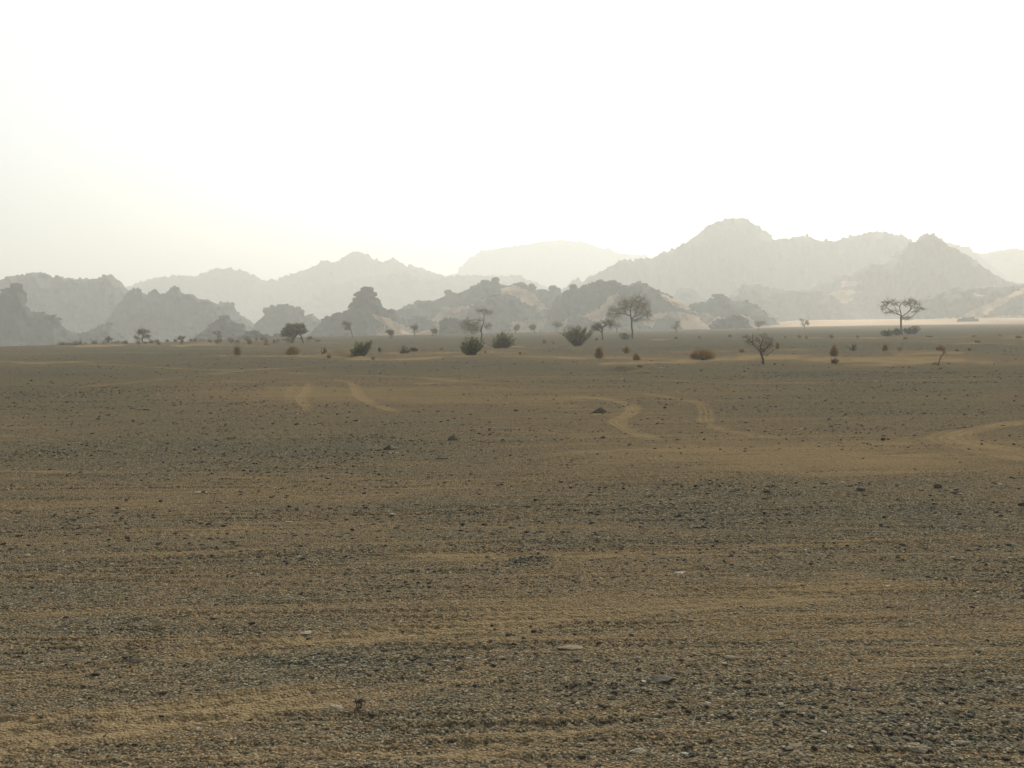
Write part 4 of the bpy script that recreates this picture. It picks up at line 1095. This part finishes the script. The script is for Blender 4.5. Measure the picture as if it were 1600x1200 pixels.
TL = [(371, 555, 14, 15, 'upright orange straw tussock, left one of the two bright ones at the left'), (457, 555, 14, 28, 'wide domed orange straw tussock left of the sand hummock'),
 (583, 561, 6, 10, 'small rusty tuft right below the dark green bush'), (514, 559, 7, 10, 'small brown tuft at the left foot of the sand hummock'),
 (936, 559, 16, 17, 'brown straw tussock below the fan shaped bush'), (979, 551, 10, 12, 'dull straw tuft below the tall acacia'),
 (995, 563, 11, 14, 'orange straw tussock right of the gravelly mound'), (1097, 561, 12, 44, 'broad low straw clump covering a sand mound'),
 (1159, 550, 6, 12, 'small straw tuft left of the leafless tree'), (1303, 556, 16, 16, 'upright rounded orange tussock on sand at the right'),
 (1383, 548, 11, 11, 'small orange tuft, left of the pair below the flat topped acacia'), (1406, 549, 8, 13, 'low round straw tuft, right of the pair below the flat topped acacia'),
 (1470, 548, 9, 18, 'wide straw tuft above the leaning stick'), (1515, 547, 5, 8, 'tiny rust tuft right of the wide one above the leaning stick'),
 (1249, 528, 6, 9, 'small olive tuft beside a smaller one, left of the far sand patches'), (1260, 529, 4, 6, 'smallest tuft right of the olive one'),
 (1299, 528, 6, 9, 'small dark tuft between the olive tuft and the flat topped acacia'), (1340, 528, 4, 10, 'low brown tuft left of the flat topped acacia bushes'),
 (1227, 528, 4, 5, 'tiny lone tuft above and right of the leafless tree'), (1140, 527, 5, 9, 'low rust tuft above and left of the leafless tree'),
 (1093, 529, 5, 7, 'tiny dark tuft right of the pale sand spot beyond the acacia'), (1056, 529, 4, 8, 'tiny tuft behind the pale sand spot right of the tall acacia'),
 (851, 536, 6, 9, 'small rust tuft left of the fan shaped bush'), (865, 537, 4, 4, 'tiny dark tuft close left of the fan shaped bush'),
 (932, 532, 5, 6, 'tiny orange tuft left of the sparse leafless tree'), (758, 551, 4, 6, 'tiny brown tuft right of the V shaped bush'),
 (813, 553, 4, 9, 'low rusty tuft below the dense round bush'), (390, 538, 9, 11, 'olive round tuft in front of the low dark mound'),
 (416, 539, 5, 13, 'low brown tuft left of the leaning acacia'), (1415, 530, 4, 12, 'dark low tuft below the pale green low bush'),
 (1452, 528, 4, 20, 'row like low tuft right of the flat topped acacia'), (1522, 529, 5, 14, 'low tuft at the left end of the far right sand patch'),
 (1563, 528, 5, 10, 'rust tuft on the crest of the far right sand patch'), (1592, 530, 5, 14, 'straw tuft at the right edge on the far sand patch'),
 (1527, 536, 4, 16, 'low dark tuft below the far right sand patch'), (1495, 548, 4, 12, 'scant tuft between the wide straw tuft and the tiny rust one'),
 (1000, 573, 5, 14, 'low straw wisps beside the gravelly mound'), (1215, 545, 10, 7, 'thin brown tuft right of the leafless tree'),
 (497, 533, 4, 14, 'low brown tuft right of the leaning acacia'), (690, 545, 3, 8, 'tiny tuft left of the V shaped bush on dark gravel')]
for k, (px, py, h, wd, lb) in enumerate(TL): tussock(px, py, h, wd, lb, k, dull=h < 8 and k % 3 == 0)
r1 = np.random.default_rng(31)
for k in range(62):
    px = 92 + 400 * r1.random(); py = np.interp(px, [90, 300, 500], [541, 538, 531]) + r1.normal(0, 2.0)
    tussock(px, py, r1.uniform(3, 8), r1.uniform(5, 13), 'tiny dry scrub clump, one of many alike in the low band on the left', k, dull=k % 4 != 0,
            group='low scrub clumps in the band on the left', D=r1.uniform(118, 150), name='scrub_clump', cat='scrub clump')

# ------------------------------------------------------------------ haze
def haze():
    m = bpy.data.materials.new('dust_haze'); m.use_nodes = True
    t = m.node_tree; t.nodes.clear()
    v = t.nodes.new('ShaderNodeVolumePrincipled'); o = t.nodes.new('ShaderNodeOutputMaterial')
    v.inputs['Color'].default_value = (*HAZE_COLOR, 1)
    v.inputs['Density'].default_value = HAZE_DENSITY
    v.inputs['Anisotropy'].default_value = HAZE_ANISO
    t.links.new(v.outputs[0], o.inputs['Volume'])
    a = 2600.0; zl, zh = -8.0, 185.0
    V = [(-a, -a, zl), (a, -a, zl), (a, a, zl), (-a, a, zl), (-a, -a, zh), (a, -a, zh), (a, a, zh), (-a, a, zh)]
    Q = [(0, 3, 2, 1), (4, 5, 6, 7), (0, 1, 5, 4), (1, 2, 6, 5), (2, 3, 7, 6), (3, 0, 4, 7)]
    h = obj('haze', mesh('haze', V, Q, m))
    h['kind'] = 'stuff'
haze()
